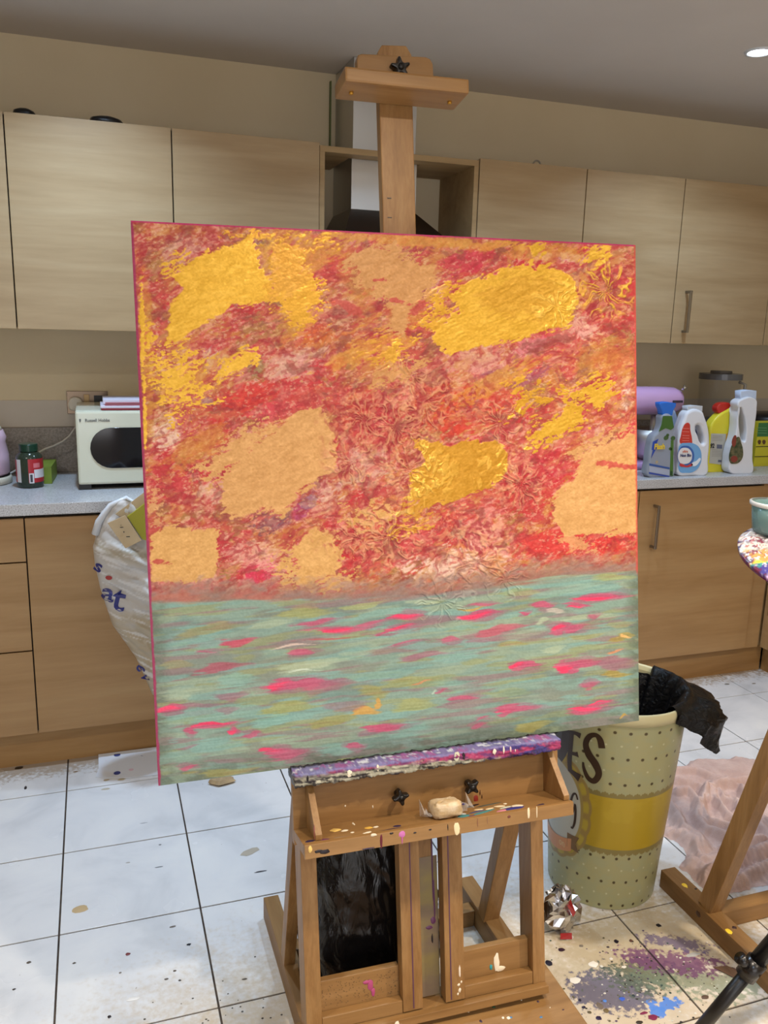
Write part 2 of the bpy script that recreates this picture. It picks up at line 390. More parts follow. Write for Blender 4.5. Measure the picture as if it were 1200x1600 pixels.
# ---- ceiling lamps
M['lamp_rim'] = mat('white_lamp_rim', S(210, 212, 215), 0.3)
def glow(c, e): return mat('lit_lamp_lens', (0.9, 0.95, 1), 0.3, emit=(c, e))
gl_c, gl_w = glow((0.72, 0.87, 1.0), 30), glow((1.0, 0.9, 0.75), 22)
names = {0: 'recessed ceiling lamp with bluish glare at the upper right of the photo', 1: 'recessed ceiling lamp just outside the upper left of the photo',
         2: 'recessed ceiling lamp above the cooker hood', 3: 'recessed ceiling lamp in front of the easel', 4: 'warm recessed ceiling lamp right of the easel',
         5: 'recessed ceiling lamp near the right wall', 6: 'recessed cool ceiling lamp behind the photographer', 7: 'recessed warm ceiling lamp far behind the easel area',
         8: 'recessed ceiling lamp on the left side of the room'}
for i, (x, y, p, c) in enumerate(DOWNLIGHTS):
    t = thing('ceiling_lamp', names[i], 'ceiling light', (x, y, CEIL), 'recessed ceiling lamps')
    MB().lathe((x, y, CEIL), [(0.036, -0.001), (0.038, -0.006), (0.046, -0.006), (0.048, 0.0)], 32, capb=False).build('rim', M['lamp_rim'], t, smooth=True)
    MB().lathe((x, y, CEIL), [(0.001, -0.004), (0.037, -0.002)], 32, capb=False).build('lens', gl_w if c is WARM else gl_c, t)

# ================================================================ KITCHEN UNITS
def bar_handle(parent, x, z0, z1, y):
    m = MB(); t = 0.006
    m.box(x-t, x+t, y-0.034, y-0.028, z0, z1); m.box(x-t, x+t, y-0.03, y, z0, z0+0.010); m.box(x-t, x+t, y-0.03, y, z1-0.010, z1)
    o = m.build('handle', M['handle'], parent, 0.0015); o['label'] = 'satin nickel bow handle'; return o
ZB, ZT = 1.4387, 2.0931
def wall_unit(x0, x1, label, handle=None, gap_l=0.002, gap_r=0.002):
    t = thing('wall_cabinet', label, 'cabinet', ((x0+x1)/2, -0.17, ZB), 'wall cabinets above the worktop')
    box('carcass', M['oak_inner'], x0+.0005, x1-.0005, -0.316, -0.002, ZB+0.004, ZT-0.002, t)
    box('gap_strip', M['gap'], x0+.0005, x1-.0005, -0.3205, -0.316, ZB+0.006, ZT-0.004, t)
    d = box('door', M['oak'], x0+gap_l, x1-gap_r, -0.34, -0.3215, ZB, ZT, t, 0.0012)
    if handle: bar_handle(d, handle, 1.484, 1.655, -0.34)
    return t
wall_unit(-0.78, -0.229, 'light oak wall cabinet cut off at the left edge of the photo', None)
wall_unit(-0.229, 0.276, 'wide light oak wall cabinet above the microwave', 0.235)
wall_unit(0.276, 0.7785, 'light oak wall cabinet immediately left of the cooker hood', 0.735)
wall_unit(1.387, 1.845, 'light oak wall cabinet immediately right of the cooker hood', 1.43)
wall_unit(1.845, 2.303, 'light oak wall cabinet second to the right of the hood', 1.89)
wall_unit(2.303, 2.789, 'light oak wall cabinet with bow handle above the bottles', 2.359)
wall_unit(2.789, 3.30, 'light oak corner wall cabinet at the right edge of the photo', 2.86)
# open bridging unit round the hood
t = thing('bridging_unit', 'open oak frame round the cooker hood between the wall cabinets', 'shelf unit', (1.083, -0.17, 1.70))
box('top_board', M['oak_inner'], 0.779, 1.3865, -0.335, -0.26, 2.066, 2.086, t, 0.001)
box('top_board', M['oak_inner'], 0.779, 0.905, -0.26, -0.002, 2.066, 2.086, t, 0.001)
box('top_board', M['oak_inner'], 1.18, 1.3865, -0.26, -0.002, 2.066, 2.086, t, 0.001)
box('side_board', M['oak_inner'], 0.779, 0.797, -0.335, -0.002, 1.62, 2.066, t)
box('side_board', M['oak_inner'], 1.3685, 1.3865, -0.335, -0.002, 1.62, 2.066, t)
# cooker hood
t = thing('cooker_hood', 'steel chimney cooker hood behind the easel mast', 'cooker hood', (1.04, -0.25, 1.60))
box('upper_chimney', M['steel'], 0.925, 1.168, -0.243, -0.002, 2.08, CEIL-0.001, t, 0.001)
box('lower_chimney', M['steel'], 0.920, 1.173, -0.250, -0.002, 1.895, 2.085, t, 0.001)
MB().hexa([(0.80, -0.50, 1.68), (1.364, -0.50, 1.68), (1.364, -0.003, 1.68), (0.80, -0.003, 1.68), (0.920, -0.25, 1.895), (1.173, -0.25, 1.895), (1.173, -0.003, 1.895), (0.920, -0.003, 1.895)]).build('canopy', M['steel_dk'], t)
box('front_rim', M['steel'], 0.80, 1.364, -0.50, -0.003, 1.62, 1.68, t, 0.002)
box('duct_edge_strip', mat('green_plastic_strip', S(92, 104, 52), 0.5), 0.899, 0.903, -0.022, -0.004, 2.089, CEIL-0.03, t)

# base units
BY = -0.58
def base_unit(x0, x1, label, kind, handle=None):
    t = thing('base_cabinet', label, 'cabinet', ((x0+x1)/2, -0.29, 0.12), 'base cabinets under the worktop')
    box('carcass', M['oak_inner'], x0+.0005, x1-.0005, -0.556, -0.002, 0.126, 0.869, t)
    box('gap_strip', M['gap'], x0+.0005, x1-.0005, -0.5615, -0.556, 0.13, 0.866, t)
    if kind == 'door':
        d = box('door', M['oak_low'], x0+.002, x1-.002, BY, -0.562, 0.130, 0.860, t, 0.0012)
        if handle: bar_handle(d, handle, 0.624, 0.803, BY)
    else:
        for a, b in ((0.130, 0.417), (0.422, 0.715), (0.720, 0.860)):
            box('drawer_front', M['oak_low'], x0+.002, x1-.002, BY, -0.562, a, b, t, 0.0012)
    return t
base_unit(-0.78, -0.228, 'oak base cabinet with three drawer fronts at the left edge', 'drawers')
base_unit(-0.228, 0.276, 'oak base cabinet with door behind the carrier bag', 'door', 0.215)
base_unit(0.276, 0.779, 'oak base cabinet hidden behind the left of the canvas', 'door', 0.73)
base_unit(1.387, 2.045, 'oak base cabinet hidden behind the right of the canvas', 'door', 1.44)
base_unit(2.045, 2.668, 'oak base cabinet with bow handle under the cleaning bottles', 'door', 2.12)
# oven between the units (mostly hidden behind the painting)
t = thing('built_in_oven', 'built-in oven under the hood, hidden behind the painting', 'oven', (1.083, -0.29, 0.12))
box('carcass', M['steel_dk'], 0.782, 1.384, -0.565, -0.002, 0.126, 0.869, t)
box('door', mat('oven_glass', S(20, 20, 22), 0.08), 0.79, 1.376, -0.585, -0.565, 0.16, 0.72, t, 0.003)
MB().tube([(0.85, -0.615, 0.69), (1.316, -0.615, 0.69)], 0.008).build('handle', M['steel'], t, smooth=True)
t = thing('corner_filler', 'narrow oak corner post panel beside the right-hand cabinet', 'panel', (2.72, -0.5, 0.0))
box('filler_panel', M['oak_low'], 2.670, 2.745, -0.572, -0.556, 0.126, 0.866, t, 0.001)
box('corner_block', M['oak_inner'], 2.670, 3.40, -0.555, -0.002, 0.126, 0.869, t)
# return run along the right wall
t = thing('return_cabinet', 'oak base cabinet run turning the corner at the right edge', 'cabinet', (3.05, -1.3, 0.12))
box('carcass', M['oak_inner'], 2.785, 3.40, -2.20, -0.60, 0.126, 0.869, t)
yy = -0.645
for i in range(3):
    d = box('door', M['oak_low'], 2.765, 2.783, yy-0.495, yy, 0.13, 0.86, t, 0.0012); yy -= 0.5
box('corner_panel', M['oak_low'], 2.757, 2.783, -0.640, -0.574, 0.126, 0.866, t)
struct(box('baseboard_back', M['plinth'], -0.78, 2.80, -0.54, -0.52, 0.0, 0.124))
struct(box('baseboard_right', M['plinth'], 2.81, 2.83, -2.2, -0.54, 0.0, 0.124))
# worktop + upstand
wt = MB(); wt.box(-1.1, 3.41, -0.60, -0.002, 0.872, 0.91); o = wt.build('worktop', M['worktop'], None, 0.003)
tag(o, 'long speckled grey worktop running along the back wall', 'worktop')
o = box('worktop', M['worktop'], 2.745, 3.41, -2.2, -0.601, 0.872, 0.91, None, 0.003); tag(o, 'short speckled grey worktop turning along the right wall', 'worktop')
o = box('upstand', M['upstand'], -1.1, 3.41, -0.020, -0.001, 0.9105, 1.079, None, 0.001); tag(o, 'speckled grey-brown upstand behind the worktop', 'upstand')
o = box('lit_wall_band', noisy('painted_lit_wall', S(190, 180, 166), S(198, 189, 176), 3, 0.5), -1.1, 3.41, -0.0035, -0.0005, 1.08, 1.178, None); struct(o); o.name = 'lit_band_1'  # paler strip paints the light on the wall below the cabinets' shadow
o['label'] = 'paler band painted as lit wall above the upstand'
# clutter on the cabinet tops
for nm, x, y, w, h, lb in (('black_strap', -0.172, -0.28, 0.035, 0.026, 'small black object poking above the left wall cabinet, near the photo edge'),
                           ('black_tool_handle', 0.075, -0.28, 0.055, 0.026, 'flat black object lying on top of the left wall cabinet')):
    b = MB(); b.lathe((x, y, ZT+0.0005), [(w*.9, 0), (w, h*.3), (w*.85, h*.75), (w*.4, h)], 20, 1, 0.7, lump=.08, capt=True)
    tag(b.build(nm, M['blk'], None, smooth=True), lb, 'clutter')
b = MB(); b.tube([(1.645+0.016*math.cos(a), -0.3, ZT+0.004+0.016*math.sin(a)) for a in np.linspace(0, PI, 9)], 0.003)
tag(b.build('clear_plastic_loop', mat('clear_plastic_loop', S(150, 140, 125), 0.2), None, smooth=True), 'tiny clear plastic loop on top of the cabinet right of the hood', 'clutter')
b = MB(); b.box(0.205, 0.248, -0.30, -0.2, ZT+.0005, ZT+0.006); tag(b.build('white_card', M['white'], None), 'white card lying flat on the left wall cabinet', 'card')

# ================================================================ EASEL FRAME OF REFERENCE (canvas plane)
XD = np.array([0.99925, -0.037, 0.0105]); XD /= np.linalg.norm(XD)
DN = np.array([0.005, -0.1535, -0.988]); DN -= DN @ XD * XD; DN /= np.linalg.norm(DN)
NW = -np.cross(XD, DN); NW = NW if NW[1] < 0 else -NW          # towards the room
TL = np.array([0.0720, -1.7832, 1.6402])
def E3(u, v, w): return tuple(TL + XD*u + DN*v + NW*w)
def ebox(name, m, u0, u1, v0, v1, w0, w1, parent, bevel=0.0012): return box(name, m, u0, u1, v0, v1, w0, w1, parent, bevel, T=E3)
def efront(w):  # 2D (u, -v) frame seen from the room
    o = TL + NW*w; return frame(o, XD, -DN, NW)

# ---- the painting
CW, CH, CT = 0.996, 1.0, 0.030
def make_painting():
    n, m_ = 800, 800
    u = np.linspace(0, CW, n); v = np.linspace(0, CH, m_); U, V = np.meshgrid(u, v)
    P = TL + U[..., None]*XD + V[..., None]*DN
    q = (P - CAM_POS) @ M_CAM.T; X = 600 + FPX*q[..., 0]/q[..., 2]; Y = 800 + FPX*q[..., 1]/q[..., 2]
    wx = (fbm(X, Y, 60, 60, 11)-.5); wy = (fbm(X, Y, 60, 60, 31)-.5)     # warp
    A = -0.42                                                         # main stroke direction, rising to the right
    nL = fbm(X, Y, 95, 60, 1, A, 4); nM = fbm(X+wx*40, Y+wy*40, 34, 20, 2, A, 4); nM2 = fbm(X+wx*40, Y+wy*40, 40, 22, 3, A, 4)
    nF = fbm(X, Y, 9, 3.2, 4, A, 3); nF2 = fbm(X, Y, 7, 3.0, 5, A+.5, 3); nG = fbm(X, Y, 2.6, 2.2, 6, 0, 2)
    nS = fbm(X+wx*25, Y+wy*25, 15, 7, 7, A, 3)
    def C(r, g, b): return np.array([r, g, b], float)
    col = np.zeros(X.shape + (3,)) + C(180, 80, 64)
    def lay(c, mask):
        nonlocal col
        k = np.clip(mask, 0, 1)[..., None]; col = col*(1-k) + np.asarray(c, float)*k
    lay(C(190, 116, 62), sstep(.46, .62, nL*.6+nS*.4))
    lay(C(186, 72, 70), sstep(.50, .60, nM))
    lay(C(196, 134, 74), sstep(.53, .62, nM2*.7+nF*.3)*.8)
    lay(C(150, 112, 64), sstep(.58, .68, fbm(X, Y, 50, 26, 51, A, 4))*.65)
    lay(C(206, 120, 104), sstep(.54, .64, fbm(X, Y, 42, 30, 52, A, 4)*.6+nF2*.4)*.75)
    lay(C(190, 42, 52), sstep(.55, .64, fbm(X, Y, 48, 30, 53, A, 4)*.7+nF*.3)*.85)
    lay(C(222, 172, 148), sstep(.57, .65, fbm(X, Y, 36, 22, 54, A, 4)*.55+nF*.45)*.55)
    lay(C(206, 160, 110), sstep(.60, .70, nF*.5+nS*.5)*.5)
    def ell(cx, cy, rx, ry, a):
        a = math.radians(a); dx, dy = X-cx, Y-cy; c, s = math.cos(a), math.sin(a)
        return np.sqrt(((dx*c+dy*s)/rx)**2 + ((-dx*s+dy*c)/ry)**2), min(rx, ry)
    eN = fbm(X+wx*20, Y+wy*20, 22, 9, 60, A, 4)-.5
    eF = fbm(X+wx*20, Y+wy*20, 9, 3.0, 61, A, 4)-.5
    def poly(pts):
        pts = [(x/1.4815+200, y/1.4815+330) for x, y in pts]; d = np.full(X.shape, 1e9); ins = np.zeros(X.shape, bool)
        for (ax, ay), (bx, by) in zip(pts, pts[1:]+pts[:1]):
            tt = np.clip(((X-ax)*(bx-ax)+(Y-ay)*(by-ay))/((bx-ax)**2+(by-ay)**2), 0, 1); d = np.minimum(d, np.hypot(X-ax-tt*(bx-ax), Y-ay-tt*(by-ay)))
            if by != ay: ins ^= ((ay > Y) != (by > Y)) & (X < (bx-ax)*(Y-ay)/(by-ay)+ax)
        return np.where(ins, d, -d)
    ed = sstep(.2, .7, fbm(X, Y, 40, 40, 63))*1.6
    def patch(c, ells, soft=0.10, amp=0.5, dry=0.0, al=1.0, hi=None, ret=False, ex=None):
        """union of ellipses with dry-brushed, torn edges"""
        best = None
        for e in ells:
            if isinstance(e, list): s = poly(e)/26.0
            else: d, r = ell(*e); s = (1-d)
            best = s if best is None else np.maximum(best, s)
        f = best + eN*amp*2.0 + eF*(amp*1.5+.45)*ed
        if dry: f = f - dry*np.clip(sstep(.46, .56, nF*.6+nF2*.4), 0, 1)
        k = sstep(-soft*.5, soft*.5, f)*al
        if ex is not None: k = k*ex
        cc = np.zeros(X.shape+(3,)) + np.asarray(c, float) + ((nS-.5)*26 + (nG-.5)*12)[..., None]
        lay(cc, k); return k
    # coloured passages under the big patches
    for c, e, al in [
        (C(196, 46, 44), (372, 628, 62, 24, -18), .85), (C(206, 52, 46), (400, 610, 40, 18, -20), .6), (C(200, 52, 40), (700, 640, 46, 40, -20), .85),
        (C(196, 60, 52), (765, 635, 55, 28, -20), .7), (C(186, 48, 56), (265, 752, 30, 34, 0), .8), (C(198, 56, 56), (735, 825, 60, 34, 0), .6),
        (C(186, 40, 60), (845, 730, 45, 30, -30), .7), (C(214, 56, 92), (408, 888, 30, 22, -10), .9), (C(176, 36, 52), (348, 850, 22, 26, 0), .6),
        (C(205, 60, 58), (868, 848, 70, 22, -12), .9), (C(206, 56, 54), (955, 850, 40, 17, -6), .9), (C(190, 48, 70), (738, 408, 55, 18, -12), .8),
        (C(196, 60, 60), (520, 420, 34, 26, 30), .6), (C(190, 58, 60), (835, 545, 50, 26, -20), .6), (C(196, 62, 80), (880, 520, 34, 26, 0), .6),
        (C(186, 44, 48), (800, 770, 50, 30, 0), .75), (C(188, 50, 48), (560, 640, 40, 40, 0), .55), (C(178, 36, 52), (600, 670, 46, 34, 0), .55),
        (C(182, 36, 42), (535, 868, 20, 34, 0), .7), (C(206, 62, 74), (650, 850, 38, 34, 0), .7), (C(200, 80, 60), (485, 525, 46, 18, -20), .5),
        (C(206, 92, 44), (500, 522, 28, 16, -14), .7), (C(196, 112, 44), (520, 535, 56, 16, -8), .6), (C(204, 110, 48), (600, 800, 40, 20, -30), .5),
        (C(200, 68, 52), (470, 625, 30, 16, -20), .5), (C(184, 66, 60), (300, 640, 40, 30, -30), .4), (C(210, 72, 86), (430, 640, 46, 16, -12), .6)]:
        patch(c, [e], .35, .45, al=al)
    for c, e, al in [
        (C(214, 170, 156), (455, 570, 60, 20, -18), .7), (C(218, 178, 156), (345, 768, 34, 16, 10), .75), (C(212, 160, 150), (755, 560, 70, 30, -12), .6),
        (C(226, 194, 176), (700, 885, 62, 26, -8), .85), (C(222, 176, 164), (760, 840, 36, 40, 0), .55), (C(222, 170, 150), (400, 868, 46, 20, 10), .7),
        (C(226, 196, 176), (256, 680, 22, 24, 0), .8), (C(216, 190, 178), (340, 568, 28, 20, 30), .7), (C(206, 160, 146), (280, 392, 36, 26, 10), .6),
        (C(206, 164, 150), (420, 418, 16, 26, -10), .7), (C(208, 160, 148), (660, 455, 34, 20, -30), .65), (C(212, 172, 156), (575, 735, 44, 26, -20), .7),
        (C(206, 120, 130), (830, 540, 22, 18, 0), .7), (C(222, 180, 164), (912, 512, 22, 18, 0), .7), (C(216, 178, 166), (925, 675, 18, 14, 0), .6),
        (C(226, 200, 186), (980, 620, 8, 22, 0), .8), (C(214, 168, 160), (880, 402, 60, 7, 4), .8), (C(214, 178, 166), (500, 762, 30, 20, 20), .6),
        (C(220, 160, 150), (300, 910, 70, 12, 2), .6), (C(220, 172, 150), (915, 730, 12, 12, 0), .7), (C(226, 170, 170), (560, 375, 40, 9, -6), .5)]:
        patch(c, [e], .5, .7, al=al*1.1)
    for c, e, al in [
        (C(146, 78, 96), (770, 590, 26, 12, -10), .8), (C(150, 76, 98), (825, 590, 34, 9, -25), .8), (C(112, 66, 82), (425, 815, 30, 15, -20), .85), (C(166, 60, 108), (472, 795, 14, 22, 40), .8),
        (C(128, 104, 60), (440, 470, 30, 12, 0), .7), (C(140, 104, 62), (400, 575, 16, 12, 30), .6), (C(142, 126, 84), (398, 572, 14, 16, 0), .5), (C(140, 116, 62), (970, 530, 18, 18, 0), .6), (C(122, 116, 116), (412, 378, 18, 7, 0), .5),
        (C(140, 124, 130), (480, 785, 16, 12, -40), .6), (C(150, 112, 88), (880, 660, 34, 22, -10), .45), (C(140, 122, 96), (715, 830, 16, 10, 0), .6), (C(150, 136, 140), (325, 628, 14, 7, 0), .6),
        (C(158, 112, 74), (540, 500, 40, 10, -25), .5), (C(124, 52, 70), (480, 460, 16, 22, -20), .5), (C(160, 128, 90), (445, 800, 14, 8, -30), .6)]:
        patch(c, [e], .4, .6, al=al)
    # dry-brushed flecks dragged over everything
    d1 = fbm(X+wx*60, Y+wy*60, 22, 11, 150, A, 5, .7); d2 = fbm(X+wx*60, Y+wy*60, 24, 14, 151, A+.5, 5, .7); d3 = fbm(X+wx*60, Y+wy*60, 20, 12, 152, A-.5, 5, .7); m1 = fbm(X, Y, 60, 45, 153, 0, 2)
    lay(C(194, 134, 82), sstep(.50, .66, d1)*sstep(.38, .62, m1)*.60); lay(C(204, 136, 120), sstep(.53, .68, d2)*sstep(.60, .4, m1)*.50)
    lay(C(186, 60, 58), sstep(.54, .68, d3)*.45); lay(C(146, 48, 50), sstep(.58, .70, fbm(X, Y, 9, 5, 154, A, 3))*.40); lay(C(220, 184, 150), sstep(.64, .72, fbm(X, Y, 6, 3.5, 155, A, 3))*.5)
    lay(C(150, 36, 44), sstep(.56, .70, fbm(X+wx*50, Y+wy*50, 26, 16, 156, A, 5, .65))*.55); lay(C(130, 70, 60), sstep(.58, .70, fbm(X+wx*50, Y+wy*50, 30, 18, 157, A, 5, .65))*.5)
    # ochre glazes
    for e, al in [((585, 545, 75, 18, -20), .7), ((470, 395, 60, 34, -14), .7), ((640, 495, 44, 20, 0), .5), ((430, 400, 30, 50, 20), .4), ((770, 600, 75, 14, -28), .65), ((640, 375, 160, 9, 4), .7), ((310, 700, 50, 20, -30), .5),
                  ((850, 395, 80, 12, 2), .5), ((230, 560, 10, 120, -2), .5), ((560, 440, 26, 70, -20), .35), ((460, 500, 30, 30, 0), .5), ((300, 590, 70, 20, -30), .45), ((950, 560, 50, 26, 0), .4)]:
        patch(C(206, 148, 56), [e], .5, .7, al=al)
    gold = np.zeros_like(X)
    G1, G2, G3 = C(222, 172, 58), C(212, 158, 50), C(204, 150, 50)
    def g(*a, **k):
        nonlocal gold
        gold = np.maximum(gold, patch(*a, **k))
    g(G1, [[(85, 300), (100, 215), (130, 180), (100, 150), (150, 115), (190, 90), (250, 75), (285, 52), (300, 90), (305, 130), (335, 165), (330, 205), (285, 222), (240, 215), (215, 245), (150, 275), (110, 305)]], .10, .16)
    g(G1, [[(78, 118), (150, 112), (130, 160), (85, 150)], [(70, 300), (110, 270), (150, 290), (90, 320)]], .15, .7, dry=.45)
    g(G2, [[(330, 75), (400, 66), (420, 130), (455, 160), (470, 275), (440, 240), (410, 292), (370, 270), (345, 225), (300, 215), (330, 130)]], .15, .55, dry=.55)
    g(G2, [[(230, 50), (480, 62), (480, 76), (240, 68)]], .15, .9, dry=.3, al=.9)
    g(C(204, 148, 58), [[(330, 80), (395, 75), (420, 150), (380, 200), (340, 190)]], .2, .5, al=.75)
    g(G1, [[(262, 308), (305, 318), (300, 345), (255, 378), (205, 402), (150, 425), (200, 370), (235, 335)]], .12, .5, dry=.3)
    g(G1, [[(30, 250), (80, 300), (190, 335), (170, 400), (215, 430), (150, 480), (115, 505), (70, 420), (30, 340)]], .12, 1.0, dry=1.15)
    g(G1, [(222, 520, 3.5, 70, -1), (226, 640, 3, 60, -1)], .1, .8)
    g(G1, [[(708, 305), (705, 270), (760, 232), (745, 196), (790, 165), (860, 135), (930, 122), (1000, 132), (1036, 160), (1042, 205), (1020, 268), (960, 280), (900, 300), (800, 318), (740, 332)]], .10, .18)
    g(G3, [[(800, 190), (900, 150), (980, 150), (1020, 200), (960, 250), (850, 240)]], .5, .6, al=.55)
    g(G2, [[(690, 180), (770, 150), (740, 230), (700, 280), (660, 290)]], .15, .9, dry=.6)
    g(G1, [[(930, 82), (965, 78), (968, 100), (935, 102)], [(1060, 85), (1110, 80), (1112, 110), (1085, 128), (1062, 115)], [(600, 310), (625, 300), (630, 340), (600, 360)]], .15, .5)
    g(G1, [[(960, 425), (1040, 405), (1080, 385), (1130, 392), (1137, 430), (1085, 452), (1030, 440)]], .12, .45, dry=.3)
    g(G1, [[(920, 508), (985, 465), (1010, 420), (1060, 455), (1062, 492), (1010, 520), (960, 548), (922, 560)]], .12, .55, dry=.35)
    g(G2, [[(900, 420), (1000, 400), (960, 450), (860, 480)], [(880, 400), (940, 380), (900, 420)]], .15, .9, dry=.55)
    g(C(204, 148, 48), [[(655, 525), (700, 530), (745, 548), (770, 530), (850, 528), (880, 562), (872, 610), (845, 642), (760, 668), (690, 690), (650, 665), (655, 610), (690, 580)]], .08, .14)
    g(C(204, 148, 52), [[(640, 650), (700, 640), (690, 720), (620, 760), (600, 740)], [(560, 290), (640, 330), (600, 360), (540, 340)]], .15, .9, dry=.5, al=.85)
    P1 = C(208, 156, 96)
    patch(C(202, 146, 88), [[(505, 112), (545, 86), (620, 75), (640, 110), (715, 125), (700, 175), (655, 232), (640, 290), (600, 270), (615, 215), (570, 190), (545, 150)]], .10, .22)
    patch(C(202, 146, 88), [[(500, 130), (560, 80), (700, 110), (720, 170), (650, 260), (560, 200)]], .12, .8, dry=.5)
    patch(C(202, 146, 88), [[(540, 415), (575, 372), (640, 348), (700, 345), (650, 385), (590, 410)]], .12, .5, dry=.25)
    patch(P1, [[(222, 615), (300, 535), (340, 512), (395, 460), (445, 452), (485, 520), (482, 590), (440, 625), (400, 650), (360, 708), (310, 690), (270, 712), (215, 700)]], .07, .15)
    patch(P1, [[(150, 590), (240, 505), (350, 480), (350, 530), (240, 610), (190, 650)]], .12, .7, dry=.7)
    patch(C(212, 162, 96), [[(55, 752), (100, 730), (205, 740), (212, 800), (200, 850), (130, 862), (52, 855)]], .08, .2)
    patch(C(212, 162, 96), [[(378, 810), (392, 762), (430, 735), (482, 740), (498, 800), (490, 842), (440, 850), (432, 882), (385, 860)]], .08, .28)
    patch(C(212, 162, 96), [[(330, 815), (395, 770), (410, 880), (345, 860)], [(500, 690), (590, 668), (640, 705), (560, 742), (500, 725)], [(430, 850), (520, 820), (500, 890), (430, 890)]], .12, .9, dry=.6)
    patch(C(208, 158, 98), [[(1045, 585), (1075, 545), (1185, 515), (1185, 742), (1010, 752), (982, 705), (990, 650), (1030, 620)]], .06, .12)
    patch(C(206, 154, 98), [[(1015, 560), (1100, 520), (1178, 495), (1180, 565), (1060, 595)]], .12, .7, dry=.45)
    patch(C(210, 160, 104), [(905, 850, 34, 14, 20), (240, 790, 12, 30, 0)], .08, .9, dry=.5, al=.8)
    # a few red bites left open inside the peach
    for e in [(620, 470, 16, 4, 10), (965, 728, 34, 5, 6), (655, 480, 14, 6, -30), (250, 878, 10, 4, 0), (545, 480, 26, 9, 20), (595, 437, 10, 3, 0)]:
        patch(C(188, 74, 66), [e], .3, .8, al=.85)
    # modelling-paste flowers: radial ridges
    H = np.zeros_like(X); ridge = np.zeros_like(X)
    fl = [(664, 628, 62, 9, .3), (640, 735, 62, 10, 1.2), (548, 722, 52, 9, 2.2), (812, 757, 48, 12, .7), (946, 455, 58, 9, .1), (870, 478, 46, 7, 2.0), (608, 838, 70, 9, 1.8), (560, 842, 44, 8, .5),
          (745, 880, 70, 8, .9), (690, 940, 52, 9, 1.4), (790, 905, 40, 8, .2), (620, 665, 60, 11, 2.6), (570, 655, 52, 10, 1.1), (780, 660, 50, 9, .6), (640, 590, 40, 9, 0)]
    for i, (cx, cy, R, k, ph) in enumerate(fl):
        dx, dy = X-cx, (Y-cy); r = np.sqrt(dx*dx+dy*dy)+1e-6; th = np.arctan2(dy, dx)
        wob = (fbm(X, Y, 16, 16, 200+i, 0, 2)-.5)*5.5
        pet = np.abs(np.cos(th*k/2 + ph + wob + r*.015))
        line = sstep(.90, .985, pet)*sstep(R*1.05, R*.55, r)*sstep(1, 6, r)
        rim = sstep(.965, .995, np.abs(np.cos(th*k/2+ph+wob*.6+1.1)))*sstep(R*.95, R*.6, r)*.8
        f = np.maximum(line, rim)
        f = f*sstep(.25, .5, fbm(X, Y, 10, 10, 300+i))
        ridge = np.maximum(ridge, f)
    tex = sstep(.52, .64, fbm(X+wx*30, Y+wy*30, 11, 6, 80, -.9, 3))       # crumpled paste area around them
    zone = np.zeros_like(X)
    for e in [(600, 660, 110, 90, 0), (700, 620, 90, 50, 0), (640, 740, 90, 60, 0), (570, 830, 90, 60, 0), (800, 740, 70, 60, 0), (720, 840, 120, 50, 0), (920, 460, 60, 60, 0), (560, 720, 60, 60, 0)]:
        d, r = ell(*e); zone = np.maximum(zone, sstep(1.1, .5, d))
    light = C(220, 164, 120); 
    lay(C(150, 40, 48), zone*sstep(.54, .66, fbm(X+wx*30, Y+wy*30, 13, 8, 91, .8, 3))*(1-gold)*.65*sstep(945, 900, Y))
    rc = np.where(gold[..., None] > .5, C(250, 206, 96), light)
    above = sstep(940, 905, Y + (X-600)*.08)
    lay(rc, tex*zone*.45*above)
    lay(rc, ridge*.62*np.clip(above+.12, 0, 1))
    # yellow-leaf flower at the upper right
    d, _ = ell(948, 455, 52, 46, 0); lay(G1, ridge*sstep(1.1, .8, d)*.95); gold = np.maximum(gold, ridge*sstep(1.1, .8, d))
    # ------------------------------------------------ the sea
    t = np.clip((X-236)/762, 0, 1)
    yh = 940 - 8*t - 38*sstep(.45, 1.0, t) + (fbm(X, Y, 80, 30, 95)-.5)*10
    band = sstep(-42, -6, Y-yh + (nS-.5)*34 + (nF-.5)*16)
    lay(C(150, 116, 102) + 0*col, band*.85)
    lay(C(182, 104, 90), band*sstep(.45, .62, fbm(X, Y, 60, 14, 96, -.1, 4))*.6*sstep(.75, .1, t)); lay(C(140, 118, 112), band*sstep(.42, .62, fbm(X, Y, 50, 12, 94, -.1, 4))*.7)
    lay(C(206, 160, 132), band*sstep(.56, .66, fbm(X, Y, 22, 9, 93, -.1, 4))*.55*sstep(-8, -26, Y-yh))
    B = -0.115
    s1 = fbm(X, Y, 130, 18, 100, B, 3); s2 = fbm(X, Y, 110, 14, 101, B, 3); s3 = fbm(X, Y, 90, 20, 102, B, 3); sf = fbm(X, Y, 34, 1.8, 103, B, 3)
    sea = np.zeros_like(col) + C(124, 150, 136)
    def sl(c, k):
        nonlocal sea
        k = np.clip(k, 0, 1)[..., None]; sea = sea*(1-k)+np.asarray(c, float)*k
    sl(C(106, 134, 126), sstep(.46, .62, s1)*.8); sl(C(142, 158, 132), sstep(.50, .64, s2)*.7); sl(C(118, 120, 110), sstep(.52, .66, s3)*.6)
    sl(C(140, 146, 96), sstep(.58, .66, fbm(X, Y, 90, 10, 104, B, 4))*.6); sl(C(138, 108, 112), sstep(.57, .66, fbm(X, Y, 120, 8, 105, B, 4))*.65)
    sl(C(118, 160, 152), sstep(.56, .64, fbm(X, Y, 100, 12, 106, B, 4))*.7)
    sea = sea + ((sf-.5)*16)[..., None]
    inv = sstep(-5, 5, Y-yh + (fbm(X, Y, 50, 5, 97, B, 3)-.5)*14)
    k = inv[..., None]; col = col*(1-k)+sea*k
